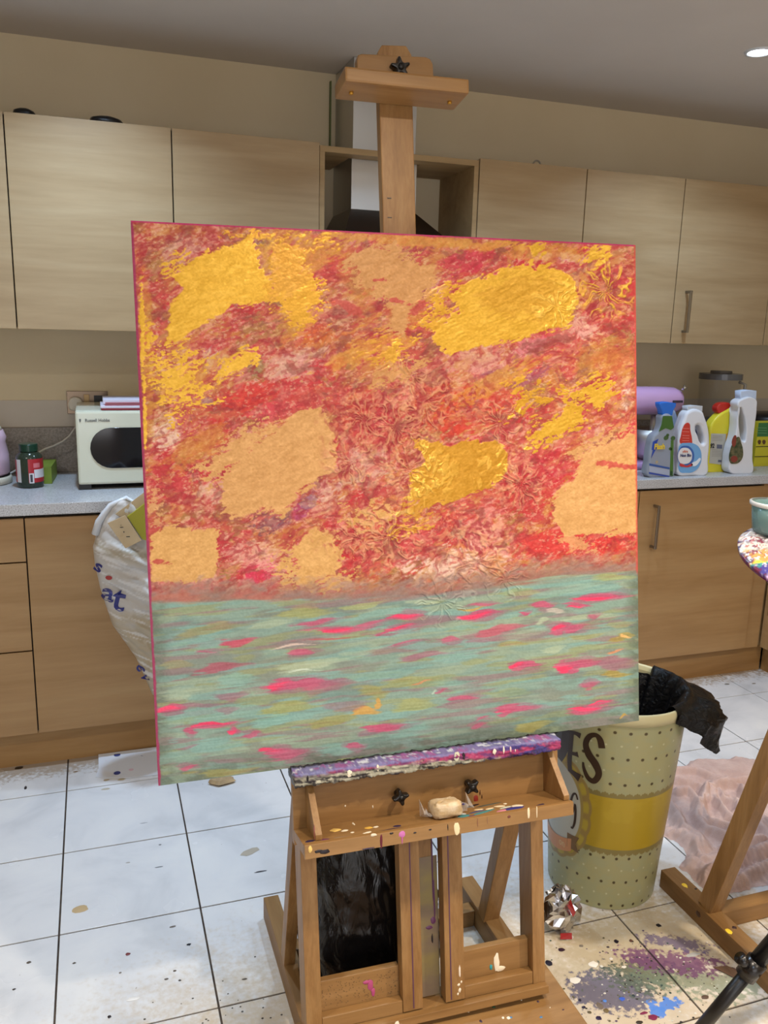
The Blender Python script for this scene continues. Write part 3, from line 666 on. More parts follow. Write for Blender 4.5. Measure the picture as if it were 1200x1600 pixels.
    # darker scrubbed rim of the sea
    edge = np.maximum.reduce([sstep(34, 0, X-(236+(Y-940)*.042)), sstep(30, 0, (998-X)), sstep(46, 0, (1228-(X-248)*.136)-Y)])
    lay(C(88, 100, 84), edge*inv*(.35+.45*sstep(.4, .6, fbm(X, Y, 20, 8, 98))))
    bN = fbm(X, Y, 40, 3.0, 110, B, 3)-.5; bN2 = fbm(X, Y, 18, 7, 111, B, 3)-.5
    def stroke(c, cx, cy, L, h, a=-6.6, al=.9, taper=1.0):
        ar = math.radians(a); dx, dy = X-cx, Y-cy; p = dx*math.cos(ar)+dy*math.sin(ar); q = -dx*math.sin(ar)+dy*math.cos(ar)
        q = q + 2.5*np.sin(p/L*2.4+cx); hh = h*(1 - taper*.6*sstep(-.2, 1, p/L))
        f = 1 - np.sqrt((p/L)**2 + (q/hh)**2) + bN*1.0 + bN2*.5
        kk = sstep(-.02, .30, f)*al*(1-.45*sstep(.1, .95, p/L)*taper)
        lay(np.zeros_like(col)+np.asarray(c, float)+((sf-.5)*36)[..., None], kk)
    Z5 = lambda x, y: (220+x/3.077, 900+y/3.077); Z6 = lambda x, y: (590+x/2.857, 860+y/2.857)
    HOT, PK, MV = C(226, 56, 96), C(190, 72, 106), C(150, 92, 110)
    OG, LG, LT, OR = C(150, 152, 88), C(162, 176, 146), C(120, 164, 152), C(204, 148, 62)
    for c, z, x, y, L, h, al in [
        (OG, Z5, 800, 180, 150, 32, .85), (C(154, 162, 100), Z5, 1080, 140, 130, 16, .8), (LG, Z5, 640, 230, 150, 20, .7), (C(150, 140, 84), Z5, 350, 255, 180, 30, .65), (C(160, 140, 84), Z5, 180, 430, 110, 20, .5),
        (LG, Z5, 830, 425, 210, 28, .85), (LT, Z5, 470, 500, 130, 40, .8), (LG, Z5, 190, 560, 130, 30, .6), (C(150, 146, 92), Z5, 150, 610, 100, 16, .6), (OG, Z5, 720, 635, 150, 32, .9), (LT, Z5, 640, 700, 130, 32, .9),
        (C(148, 144, 78), Z5, 950, 692, 150, 26, .8), (OR, Z5, 1090, 655, 80, 22, .95), (C(152, 144, 72), Z5, 1130, 560, 90, 34, .7), (LT, Z5, 960, 830, 150, 30, .7), (C(148, 140, 68), Z5, 400, 940, 190, 18, .7), (OG, Z5, 1000, 880, 70, 14, .8),
        (LT, Z5, 200, 690, 120, 22, .5), (LT, Z5, 180, 880, 170, 24, .45), (LG, Z5, 1080, 360, 130, 14, .5), (LG, Z6, 740, 315, 42, 14, .9), (LG, Z6, 790, 440, 55, 20, .85), (LG, Z6, 960, 300, 170, 14, .8), (LG, Z6, 230, 222, 110, 18, .7),
        (C(132, 162, 144), Z6, 880, 165, 220, 18, .7), (C(156, 160, 92), Z6, 1050, 125, 130, 16, .7), (C(150, 154, 92), Z6, 640, 185, 130, 18, .6), (OG, Z6, 170, 690, 110, 34, .85), (C(150, 150, 84), Z6, 130, 590, 170, 24, .7), (LT, Z6, 350, 620, 140, 40, .5), (LT, Z6, 900, 590, 160, 34, .45),
        (LT, Z6, 170, 800, 130, 34, .6), (C(150, 142, 70), Z6, 700, 780, 90, 22, .85), (C(164, 140, 60), Z6, 1070, 552, 85, 18, .85), (C(158, 136, 64), Z6, 1100, 388, 70, 14, .85), (C(236, 180, 110), Z6, 1105, 385, 34, 7, .95), (C(214, 130, 84), Z6, 1060, 450, 60, 8, .85),
        (C(150, 140, 84), Z6, 1090, 325, 80, 16, .6), (C(196, 146, 60), Z6, 430, 258, 70, 7, .85), (C(160, 140, 60), Z6, 600, 420, 90, 12, .5), (C(160, 140, 64), Z6, 930, 380, 100, 12, .5), (OR, Z6, 5, 690, 20, 24, .9), (LG, Z6, 700, 360, 200, 16, .4),
        (C(196, 150, 56), Z6, 1100, 740, 20, 6, .8), (OG, Z6, 600, 640, 120, 26, .35), (MV, Z5, 440, 570, 120, 22, .7), (MV, Z5, 300, 620, 150, 12, .6), (MV, Z5, 1000, 620, 120, 26, .5), (MV, Z5, 420, 640, 70, 24, .5), (MV, Z5, 880, 140, 200, 12, .4), (MV, Z6, 220, 320, 220, 20, .6),
        (MV, Z6, 520, 370, 150, 26, .55), (MV, Z6, 1070, 505, 110, 34, .8), (MV, Z6, 220, 470, 120, 14, .75), (C(120, 116, 120), Z6, 1080, 190, 130, 20, .6), (C(120, 120, 116), Z6, 400, 770, 160, 16, .5), (C(116, 116, 112), Z5, 860, 330, 200, 10, .5),
        (HOT, Z5, 150, 640, 78, 20, 1), (PK, Z5, 240, 748, 40, 18, .95), (HOT, Z5, 370, 712, 120, 12, .85), (HOT, Z5, 445, 748, 30, 20, .95), (PK, Z5, 540, 760, 60, 20, .8), (HOT, Z5, 640, 835, 90, 18, 1), (PK, Z5, 710, 850, 130, 32, .8),
        (PK, Z5, 230, 918, 65, 12, .9), (C(196, 60, 90), Z5, 480, 312, 110, 20, .9), (C(170, 74, 92), Z5, 390, 442, 170, 24, .85), (PK, Z5, 320, 362, 90, 8, .6), (MV, Z5, 230, 820, 80, 8, .6), (HOT, Z5, 690, 525, 110, 26, 1), (PK, Z5, 820, 520, 150, 34, .85), (MV, Z5, 950, 520, 110, 26, .6),
        (PK, Z5, 850, 222, 130, 18, .9), (HOT, Z5, 960, 255, 150, 18, 1), (PK, Z5, 1100, 225, 130, 10, .8), (PK, Z5, 780, 372, 90, 20, .9), (PK, Z5, 1130, 735, 90, 22, .95), (PK, Z5, 1030, 818, 50, 20, .85), (C(188, 64, 70), Z5, 900, 300, 200, 5, .7), (PK, Z5, 1160, 275, 90, 5, .9), (MV, Z5, 400, 885, 90, 12, .4),
        (HOT, Z6, 130, 290, 80, 16, 1), (HOT, Z6, 100, 342, 80, 8, .95), (PK, Z6, 40, 370, 60, 6, .9), (HOT, Z6, 460, 288, 90, 17, 1), (PK, Z6, 480, 238, 90, 8, .8), (PK, Z6, 745, 245, 56, 22, .95), (HOT, Z6, 980, 213, 130, 15, 1), (HOT, Z6, 900, 246, 55, 7, .95), (HOT, Z6, 820, 348, 66, 20, 1), (PK, Z6, 880, 345, 80, 20, .8),
        (C(190, 76, 96), Z6, 560, 350, 120, 22, .8), (PK, Z6, 330, 400, 60, 16, .8), (PK, Z6, 130, 412, 110, 8, .7), (PK, Z6, 660, 278, 36, 10, .95), (PK, Z6, 965, 292, 30, 14, .6), (HOT, Z6, 640, 512, 60, 17, 1), (PK, Z6, 690, 512, 60, 18, .85), (HOT, Z6, 850, 522, 60, 30, 1), (PK, Z6, 930, 500, 90, 26, .85),
        (PK, Z6, 950, 598, 56, 20, .75), (PK, Z6, 385, 662, 95, 14, .95), (HOT, Z6, 570, 722, 50, 12, .95), (PK, Z6, 640, 702, 110, 20, .9), (HOT, Z6, 940, 705, 100, 18, 1), (HOT, Z6, 1000, 680, 60, 9, .95), (PK, Z6, 50, 785, 110, 20, .95), (PK, Z6, 450, 782, 50, 12, .7), (PK, Z6, 470, 748, 50, 6, .8), (PK, Z6, 290, 625, 40, 9, .7), (C(214, 130, 90), Z6, 200, 588, 50, 5, .8),
        (C(214, 190, 180), Z6, 800, 270, 60, 12, .6), (C(190, 206, 186), Z5, 800, 455, 90, 5, .8), (C(226, 196, 180), Z5, 760, 335, 120, 5, .8), (C(170, 190, 170), Z6, 255, 632, 16, 6, .9)]:
        px, py = z(x, y); sc = 3.077 if z is Z5 else 2.857
        if c is HOT: stroke(MV, px+L/sc*.25, py-1, L/sc*1.35, h/sc*1.5, al=.6); stroke(PK, px+L/sc*.12, py, L/sc*1.15, h/sc*1.2, al=.8); stroke(HOT, px-L/sc*.12, py, L/sc*.9, h/sc*.62, al=1)
        elif c is PK: stroke(MV, px+L/sc*.15, py, L/sc*1.2, h/sc*1.35, al=.5); stroke(PK, px, py, L/sc*.9, h/sc*.9, al=al*.85)
        else: stroke(c, px, py, L/sc, h/sc*1.08, al=al*.9)
    lay(C(176, 190, 170), ridge*.4*inv)
    # magenta lapping over the left and top borders, red at the right
    bw = fbm(X, Y, 12, 12, 120)-.5
    lay(C(150, 44, 84), sstep(.0052, .0028, U + bw*.003)); lay(C(176, 40, 96), sstep(.0040, .0016, V + bw*.002)); lay(C(196, 72, 66), sstep(.006, .001, (CW-U)+bw*.004)*(1-inv)*.8)
    col = col + ((nG-.5)*14 + (nF-.5)*18*(1-inv))[..., None]
    hsv = col.mean(-1, keepdims=True); col = np.where(inv[..., None] > .5, hsv + (col-hsv)*.90 + 2, col*.97)
    # relief
    rel = (nF-.5)*0.0009*(1-inv) + (sf-.5)*.0006*inv + ridge*.0024 + tex*zone*.0012*(1-inv*.7) + gold*.0005 + (nG-.5)*.0003
    fade = sstep(0, .012, U)*sstep(0, .012, CW-U)*sstep(0, .012, V)*sstep(0, .012, CH-V)
    Pw = P + (rel*fade)[..., None]*NW
    return Pw, np.clip(col, 4, 252), gold*(1-inv)
t = thing('painting', 'large square canvas of a fiery red and gold sunset over a green sea', 'painting', E3(CW/2, CH, 0))
Pw, pc, pg = make_painting()
me = grid_mesh('painted_surface', Pw, pc, extra=pg); o = link_mesh('painted_surface', me, M['paint'], t)
M['edge_mag'] = noisy('magenta_painted_edge', S(140, 40, 80), S(170, 52, 92), 30, 0.5)
M['edge_grn'] = noisy('green_painted_edge', S(80, 92, 80), S(104, 112, 98), 30, 0.5)
M['pine'] = wood('raw_pine', S(196, 164, 116), S(212, 184, 138), S(222, 196, 152), 'x')
M['rawcanvas'] = noisy('raw_canvas_back', S(206, 196, 172), S(216, 206, 184), 200, 0.9)
ebox('left_edge', M['edge_mag'], 0.0, 0.004, 0.0, CH, -CT, -0.0008, t, 0); ebox('right_edge', M['edge_mag'], CW-0.004, CW, 0.0, CH, -CT, -0.0008, t, 0)
ebox('top_edge', M['edge_mag'], 0.004, CW-.004, 0.0, 0.004, -CT, -0.0008, t, 0); ebox('bottom_edge', M['edge_grn'], 0.004, CW-.004, CH-0.004, CH-.0003, -CT, -0.0008, t, 0)
ebox('canvas_back', M['rawcanvas'], 0.004, CW-.004, 0.004, CH-.004, -0.006, -0.0025, t, 0)
for a in ((0.004, 0.044, 0.004, CH-.004), (CW-.044, CW-.004, 0.004, CH-.004), (.044, CW-.044, .004, .044), (.044, CW-.044, CH-.044, CH-.004), (.044, CW-.044, .48, .52)):
    ebox('stretcher_bar', M['pine'], a[0], a[1], a[2], a[3], -CT+.0005, -0.0065, t, 0)

# ================================================================ EASEL
es = thing('studio_easel', 'wooden studio easel with paint-spattered tray holding the sunset canvas', 'easel', (0.60, -1.95, 0.0))
WM0, WM1 = -0.056, -0.0325
ms = MB(); loop = [(0.468, 1.533), (0.531, 1.533), (0.5305, -0.345), (0.520, -0.3605), (0.472, -0.357), (0.4635, -0.343)]
ms.prism(loop, lambda a, b: E3(a, b, WM1), lambda a, b: E3(a, b, WM0)); mast = ms.build('mast', M['easel'], es, 0.002)
# ruler notches
nb = None
for vv in (-0.075, -0.0385): box('ruler_mark', M['blk'], 0.4735, 0.482, vv, vv+.0015, WM1+.0002, WM1+.0009, mast, T=E3)
def eshape(name, pts, w0, w1, m, parent, bevel=0.002, spline=False): # pts (u, v)
    return shape(name, [[(a, -b) for a, b in pts]], abs(w1-w0), bevel, m, efront((w0+w1)/2), parent, spline=spline)
cl = MB(); 
cl_o = eshape('clamp_back_board', [(0.4165, -0.262), (0.4165, -0.316), (0.419, -0.324), (0.426, -0.327), (0.552, -0.334), (0.561, -0.331), (0.566, -0.322), (0.5675, -0.270)], -0.0315, -0.012, M['easel_h'], es)
ebox('clamp_bar', M['easel_h'], 0.3765, 0.6135, -0.2735, -0.2475, -0.0315, 0.050, es, 0.004)
def star_knob(name, u, v, w, R, parent, lobes=5, rot=0.3, m=None):
    pts = []
    for i in range(lobes*2):
        a = rot + PI*i/lobes; r = R if i % 2 == 0 else R*0.52; pts.append((u + r*math.cos(a), -v + r*math.sin(a)))
    cu = shape(name, [pts], 0.016, 0.003, m or M['blk_knob'], efront(w+0.020), parent, smooth=False, spline=True)
    MB().tube([E3(u, v, w), E3(u, v, w+0.014)], R*.45, 14).build('knob_neck', M['blk_knob'], cu, smooth=True)
    MB().tube([E3(u, v, w+.027), E3(u, v, w+0.030)], R*.32, 14).build('knob_cap', M['blk'], cu, smooth=True)
    cu['label'] = 'black plastic star knob'; return cu
star_knob('star_knob', 0.493, -0.2985, -0.012, 0.0195, es, 5, 0.45)
dw = MB()
for uu in (0.398, 0.590):
    MB().tube([E3(uu, -0.2485, 0.008), E3(uu, -0.243, 0.008)], 0.004, 10).build('brass_pin', mat('brass_pin', S(190, 140, 50), 0.4, 0.6), es, smooth=True)

# paint-caked ledge: boxy bar with a lumpy crust
def crust_bar(name, u0, u1, v0, v1, w0, w1, fn, parent, amp=0.002, nu=360, nr=40):
    cv, cw = (v0+v1)/2, (w0+w1)/2; hv, hw = (v1-v0)/2, (w1-w0)/2
    us = np.linspace(u0, u1, nu); a = np.linspace(0, 2*PI, nr, endpoint=False)
    ca, sa = np.cos(a), np.sin(a); k = 1/np.maximum(np.abs(ca), np.abs(sa))**0.92
    UU, AA = np.meshgrid(us, np.arange(nr), indexing='ij')
    V = cv + hv*(sa*k)[AA]; Wd = cw + hw*(ca*k)[AA]
    nz = fbm(UU*1000, AA*hw*60, 7, 3, 401, 0, 4)-.5; nz2 = fbm(UU*1000, AA*3.0, 22, 6, 402, 0, 3)-.5
    d = (nz*1.6+nz2)*amp*2.6
    V = V + d*(sa*k)[AA]; Wd = Wd + d*(ca*k)[AA]
    e = np.ones_like(UU); 
    P = TL + UU[..., None]*XD + V[..., None]*DN + Wd[..., None]*NW
    c = fn(UU, V, Wd)
    # close the ends
    for end, s in ((0, P[0]), (1, P[-1])):
        pass
    ctr0 = P[0].mean(0)[None, :] + 0*P[0]; ctr1 = P[-1].mean(0)[None, :] + 0*P[-1]
    P = np.concatenate([ctr0[None], P, ctr1[None]], 0); c = np.concatenate([c[:1], c, c[-1:]], 0)
    return link_mesh(name, grid_mesh(name, P, c, wrap=True), M['spots'], parent)
def ledge_col(U, V, Wd):
    x = (U-0.24)/0.545; n = fbm(U*1000, V*1000, 40, 5, 410, 0, 4); n2 = fbm(U*1000, V*1000, 28, 4, 411, .1, 4); n3 = fbm(U*1000, V*1000+Wd*800, 12, 5, 412, 0, 3)
    c = np.zeros(U.shape+(3,)) + np.array([160, 154, 134.])
    def l(cc, k): nonlocal c; k = np.clip(k, 0, 1)[..., None]; c = c*(1-k)+np.array(cc, float)*k
    l([112, 106, 96], sstep(.48, .6, n)); l([190, 184, 160], sstep(.56, .64, n3)*.8); l([44, 38, 38], sstep(.58, .64, n2 + .16*(1-x)*sstep(1.012, 1.022, V))*.9)
    lim = 1.0035 + .020*sstep(.35, .85, x) + (n-.5)*.020
    l([156, 52, 92], sstep(lim+.003, lim-.003, V)*sstep(.06, .16, x)); l([104, 46, 92], sstep(.50, .6, n3)*sstep(lim+.004, lim, V)*.8)
    l([58, 54, 118], sstep(.50, .58, n2)*sstep(.60, .8, x)*.9); l([40, 32, 40], sstep(.62, .68, n)*sstep(1.014, 1.02, V)*.8)
    topk = sstep(.041, .034, Wd + (n3-.5)*.02)*sstep(1.006, 1.001, V)
    l([114, 114, 160], np.maximum(topk, sstep(1.0035, 1.0005, V+(n2-.5)*.012))*.9); l([150, 84, 140], sstep(.56, .64, n)*topk*.9); l([200, 204, 214], sstep(.60, .68, n3)*topk)
    l([24, 20, 22], sstep(.012, .004, Wd))
    return c
crust_bar('canvas_ledge', 0.241, 0.786, 0.9985, 1.0235, -0.028, 0.043, ledge_col, es, 0.0018)['label'] = 'canvas ledge thickly crusted with pink, violet and cream paint'
ebox('canvas_rest', M['blk'], 0.244, 0.783, 1.002, 1.022, -0.031, -0.0285, es, 0)
bb = ebox('tray_back_board', M['easel_h'], 0.243, 0.802, 1.024, 1.152, -0.017, -0.001, es)
tb = MB(); tb.hexa([E3(0.243, 1.140, -0.0005), E3(0.780, 1.140, -0.0005), E3(0.780, 1.127, 0.096), E3(0.243, 1.127, 0.096), E3(0.243, 1.121, -0.0005), E3(0.780, 1.121, -0.0005), E3(0.780, 1.107, 0.096), E3(0.243, 1.107, 0.096)])
tb.build('tray_shelf', M['easel_h'], es)
ebox('tray_lip', M['easel_h'], 0.243, 0.778, 1.1035, 1.130, 0.0965, 0.1065, es, 0.0015)
for uu in (0.268, 0.768):
    br = MB(); lp = [(1.026, 0.0), (1.026, 0.012), (1.098, 0.086), (1.1075, 0.086), (1.1205, 0.0)]
    br.prism(lp, lambda a, b, uu=uu: E3(uu, a, b), lambda a, b, uu=uu: E3(uu+.012, a, b)); br.build('tray_bracket', M['easel'], es)
star_knob('star_knob', 0.4505, 1.079, 0.0, 0.0165, es, 4, 0.2); star_knob('star_knob', 0.5995, 1.080, 0.0, 0.0165, es, 4, 0.75)
ebox('post', M['easel'], 0.254, 0.285, 1.153, 1.5515, -0.062, -0.002, es, .0015); ebox('post', M['easel'], 0.738, 0.766, 1.153, 1.5515, -0.062, -0.002, es, .0015)
for a, b in ((0.4505, 0.4925), (0.5415, 0.5835)):
    up = ebox('upright_channel', M['easel'], a, b, 1.153, 1.5325, -0.031, -0.001, es, .0015)
    ebox('groove_strip', mat('violet_stained_groove', S(92, 56, 78), 0.6), a+.021 if a < .5 else a+.011, a+.0235 if a < .5 else a+.0135, 1.160, 1.528, -.001, -.0004, up, 0)
box('mast_paint_film', noisy('grey_olive_paint_film', S(120, 102, 82), S(138, 122, 72), 9, 0.45, vec=(1, 1, 2)), 0.4935, 0.5405, 1.235, 1.531, WM1+.0001, WM1+.0007, mast, 0, T=E3)
for a, b in ((0.2855, 0.4500), (0.584, 0.7375)):
    ebox('lower_panel', M['easel_h'], a, b, 1.447, 1.5345, -0.040, -0.024, es); ebox('lower_ledge', M['easel_h'], a, b, 1.508, 1.5345, -.0235, -0.003, es)
ebox('lower_ledge', M['easel_h'], .254, .766, 1.5345, 1.5515, -.0635+.062, 0.014, es)
ebox('lower_cross_board', M['easel_h'], .2855, .7375, 1.5352, 1.5515, -.060, -0.0025, es)
# feet
zt_ = 0.1075
MB().box(0.325, 0.889, -2.42, -1.965, 0.060, 0.1015).build('base_board', M['easel_h'], es, 0.002)
MB().box(0.345, 0.383, -2.44, -1.515, 0.0005, 0.0595).build('foot_rail', M['easel_d'], es, 0.002)
MB().box(0.846, 0.890, -2.44, -1.588, 0.0005, 0.0595).build('foot_rail', M['easel_d'], es, 0.002)
MB().beam((0.358, -1.742, 0.060), (0.352, -1.878, 0.56), 0.026, 0.034).build('rear_strut', M['easel'], es, .0015)
MB().beam((0.862, -1.742, 0.060), (0.862, -1.872, 0.60), 0.042, 0.034).build('rear_strut', M['easel'], es, .0015)
MB().box(0.3835, 0.8455, -1.70, -1.665, 0.001, 0.045).build('rear_crossbar', M['easel_h'], es, .0015)
# the paint on the easel: drops and runs
sp = Spots()
def lipT(a, b, h): return E3(a, b, 0.1065 + h)
def shelfT(a, b, h):   # a = u, b = w on the sloping shelf
    return E3(a, 1.121 - b*0.145 - h, b)
def backT(a, b, h): return E3(a, b, -0.001 + h)
WH, NV, PKc, YL, TE, DK = (236, 222, 196), (44, 34, 70), (196, 110, 170), (236, 196, 110), (70, 130, 132), (34, 26, 30)
for a, b, rx, ry, c in [(.5325, 1.119, .0055, .0125, (232, 212, 168)), (.681, 1.111, .0025, .011, (232, 216, 180)), (.6985, 1.112, .0012, .012, (226, 206, 170)), (.385, 1.118, .0022, .013, (96, 24, 40)),
                        (.425, 1.112, .006, .006, PKc), (.425, 1.121, .0014, .010, (186, 90, 150)), (.280, 1.121, .010, .0045, DK), (.268, 1.118, .008, .003, DK), (.253, 1.112, .0035, .006, (226, 190, 110)), (.371, 1.1045, .006, .003, (220, 206, 180)),
                        (.36, 1.128, .012, .0012, NV), (.405, 1.107, .004, .002, DK), (.45, 1.113, .003, .0016, DK), (.48, 1.112, .003, .0014, DK), (.515, 1.113, .001, .006, DK), (.575, 1.113, .0010, .009, (140, 96, 70)), (.595, 1.112, .0008, .008, (150, 110, 80)), (.64, 1.112, .003, .003, (110, 60, 50))]:
    sp.add(lipT, a, b, rx, ry, c)
for a, b, rx, ry, c in [(.315, .040, .011, .011, YL), (.330, .052, .008, .005, WH), (.375, .058, .009, .006, (226, 178, 80)), (.388, .060, .006, .004, WH), (.355, .020, .002, .010, WH), (.34, .07, .004, .003, WH), (.405, .090, .028, .005, NV), (.425, .075, .009, .005, NV),
                        (.365, .085, .010, .004, WH), (.258, .080, .010, .006, NV), (.250, .094, .007, .006, NV), (.284, .085, .010, .006, (110, 60, 90)), (.545, .093, .030, .006, NV), (.558, .078, .014, .010, TE), (.562, .066, .006, .006, (226, 222, 214)), (.60, .075, .028, .006, TE),
                        (.635, .085, .014, .006, (206, 130, 150)), (.66, .080, .024, .009, (50, 56, 130)), (.675, .070, .014, .008, WH), (.620, .060, .010, .004, (226, 200, 160)), (.645, .055, .012, .006, (226, 206, 170)), (.60, .055, .010, .004, (230, 206, 160)), (.63, .035, .030, .003, (70, 76, 70)), (.60, .025, .020, .004, DK),
                        (.715, .088, .012, .005, NV), (.66, .045, .004, .003, WH), (.57, .090, .010, .005, (90, 60, 110)), (.32, .088, .02, .004, (150, 120, 90)), (.59, .066, .02, .003, (60, 70, 110)), (.65, .068, .016, .003, (190, 196, 180))]:
    sp.add(shelfT, a, b, rx, ry, c, random.uniform(-.4, .4))
for a, b, rx, ry, c in [(.617, 1.118, .005, .012, (130, 40, 30)), (.626, 1.105, .0012, .006, (70, 30, 20)), (.630, 1.113, .0010, .005, (60, 30, 20)), (.40, 1.10, .0012, .003, WH), (.345, 1.09, .0016, .002, WH)]: sp.add(backT, a, b, rx, ry, c)
for (T, L) in ((lambda a, b, h: E3(a, b, 0.0435+h), [(.345, 1.008, .005, .008, WH), (.40, 1.006, .0022, .007, WH), (.66, 1.006, .0022, .008, WH), (.64, 1.006, .004, .006, (226, 210, 190)), (.675, 1.006, .002, .006, (226, 190, 190)), (.56, 1.005, .006, .009, (200, 196, 170)), (.575, 1.007, .003, .007, DK), (.685, 1.01, .001, .003, WH), (.27, 1.014, .01, .002, DK), (.265, 1.008, .002, .006, DK)]),
               (lambda a, b, h: E3(a, b, -0.0235+h), [(.665, 1.485, .0065, .021, (240, 226, 200)), (.674, 1.500, .010, .006, (236, 220, 190)), (.652, 1.493, .003, .006, (60, 150, 150)), (.39, 1.475, .006, .012, (176, 76, 120)), (.395, 1.492, .004, .010, (176, 76, 120)), (.382, 1.468, .008, .004, (176, 76, 120))]),
               (lambda a, b, h: E3(a, b, -0.001+h), [(.573, 1.472, .002, .014, (240, 226, 206)), (.570, 1.50, .003, .003, WH), (.572, 1.512, .003, .005, WH), (.576, 1.495, .002, .003, WH), (.568, 1.519, .002, .003, WH)]),
               (lambda a, b, h: E3(a, b, -0.0315+h), [(.5300, 1.25, .0018, .075, (92, 56, 84)), (.5325, 1.33, .0018, .05, (98, 56, 88)), (.529, 1.372, .006, .008, (98, 56, 88)), (.520, 1.385, .008, .004, (98, 56, 88)), (.526, 1.41, .002, .010, DK), (.499, 1.30, .002, .07, (90, 80, 80))]),
               (lambda a, b, h: E3(a, b, 0.0145+h), [(.432, 1.543, .005, .008, (236, 224, 200)), (.44, 1.546, .004, .003, WH)])):
    for a, b, rx, ry, c in L: sp.add(T, a, b, rx, ry, c)
sp.add(lambda a, b, h: E3(.2685-h, a, b), 1.098, .074, .016, .006, (206, 120, 110))
bT = lambda a, b, h: (a, b, 0.1015+h)
for _ in range(26): sp.add(bT, random.uniform(.66, .87), random.uniform(-2.10, -1.985), random.uniform(.001, .004), random.uniform(.001, .004), random.choice([WH, WH, (70, 120, 160), (60, 40, 60), (50, 90, 60)]))
for _ in range(160):
    sp.add(lambda a, b, h: E3(a, b, -0.0235+h), random.uniform(.287, .448), random.uniform(1.452, 1.505), .0009, .0008, (96, 74, 48), h=.0003, n=6)
sp.build('paint_splashes', es)
def lump():
    nu, nv = 28, 18; u = np.linspace(0, 2*PI, nu, endpoint=False); v = np.linspace(0, PI, nv); V_, U_ = np.meshgrid(v, u, indexing='ij')
    sg = lambda q, e: np.sign(q)*np.abs(q)**e
    rng = np.random.RandomState(4); n = 1 + rng.uniform(-.07, .07, U_.shape); n[0] = n[-1] = 1
    a = .527 + .030*sg(np.cos(U_), .45)*sg(np.sin(V_), .5)*n; w = .060 + .026*sg(np.sin(U_), .45)*sg(np.sin(V_), .5)*n; h = .0165 - .016*sg(np.cos(V_), .5)*n
    P = TL + a[..., None]*XD + (1.121 - w*.145 - np.maximum(h, .0004))[..., None]*DN + w[..., None]*NW
    return grid_mesh('putty_block', P, None, wrap=True)
t = thing('wrapped_putty_block', 'pale block in crinkled clear plastic lying on the easel tray', 'packet', E3(.527, 1.112, .06))
link_mesh('putty_block', lump(), noisy('pale_putty', S(196, 166, 122), S(216, 196, 166), 60, .5, .5, .4, bscale=120), t)
M['film'] = mat('crinkled_clear_film', S(220, 214, 208), .12, alpha=.42)
for sgn in (-1, 1):
    f = MB(); n_ = 7; pts_ = []
    for i in range(n_):
        k = i/(n_-1); hh = .010 + .024*k*(1+.3*math.sin(i*2.3)); pts_ += [E3(.527+sgn*(.026+.022*k), 1.113-hh+.004, .060+.018*math.sin(i*1.7)*k), E3(.527+sgn*(.028+.020*k), 1.1105, .060-.010*k), E3(.527+sgn*(.026+.024*k), 1.109-hh*.4, .075+.012*math.cos(i*2.1)*k)]
    f.add(pts_, [(3*i, 3*i+1, 3*i+4, 3*i+3) for i in range(n_-1)] + [(3*i, 3*i+2, 3*i+5, 3*i+3) for i in range(n_-1)]); f.build('film_twist', M['film'], t)
sp = Spots()
for a, w_ in ((.516, .070), (.530, .074), (.524, .076), (.565, .062)): sp.add(lambda p, q, h: E3(p, 1.112-.030-h, q) if p < .56 else E3(p, 1.112-.018-h, q), a, w_, .004, .003, (60, 50, 110))
sp.build('paint_dabs', t)

# ================================================================ SECOND EASEL (right edge of the photo)
e2 = thing('wooden_easel', 'second wooden easel at the right edge, in front of the pink towel', 'easel', (1.68, -2.05, 0.0))
for x in (1.398, 1.955):
    MB().box(x, x+0.045, -2.46, -1.705, 0.0005, 0.052).build('foot_rail', M['easel_d'], e2, .002)
    MB().beam((x+.026, -1.868, 0.050), (x+.031, -2.012, 0.60), 0.036, 0.046).build('rear_strut', M['easel'], e2, .0015)
    MB().beam((x+.026, -2.16, 0.050), (x+.026, -2.035, 0.887), 0.030, 0.05).build('post', M['easel'], e2, .0015)
MB().box(1.4435, 1.9545, -1.895, -1.855, 0.001, 0.048).build('rear_crossbar', M['easel_h'], e2, .002)
MB().box(1.45, 1.98, -2.19, -2.165, 0.10, 0.18).build('lower_panel', M['easel_h'], e2, .002)
MB().beam((1.70, -2.10, 0.12), (1.70, -1.93, 1.75), 0.062, 0.022).build('mast', M['easel'], e2, .002)
MB().box(1.345, 2.02, -2.19, -2.01, 0.888, 0.902).build('tray_shelf', M['easel_h'], e2, .002)
MB().box(1.345, 2.02, -2.202, -2.190, 0.883, 0.918).build('tray_lip', M['easel_h'], e2, .002)
sp = Spots(); tR = lambda a, b, h: (a, b, 0.0520+h); fR = lambda a, b, h: (1.398-h, a, b)
for (px, py) in ((1070, 1383), (1139, 1455)):
    x, y = XY(.0525, [(px, py)])[0]; sp.add(tR, min(max(x, 1.405), 1.437), y, .0065, .010, (240, 204, 60))
sp.add(fR, -1.86, .03, .010, .008, (70, 44, 30)); sp.add(tR, 1.43, -1.95, .006, .006, (60, 36, 30)); sp.add(tR, 1.436, -1.80, .004, .003, (40, 30, 40))
sp.build('paint_splashes', e2)

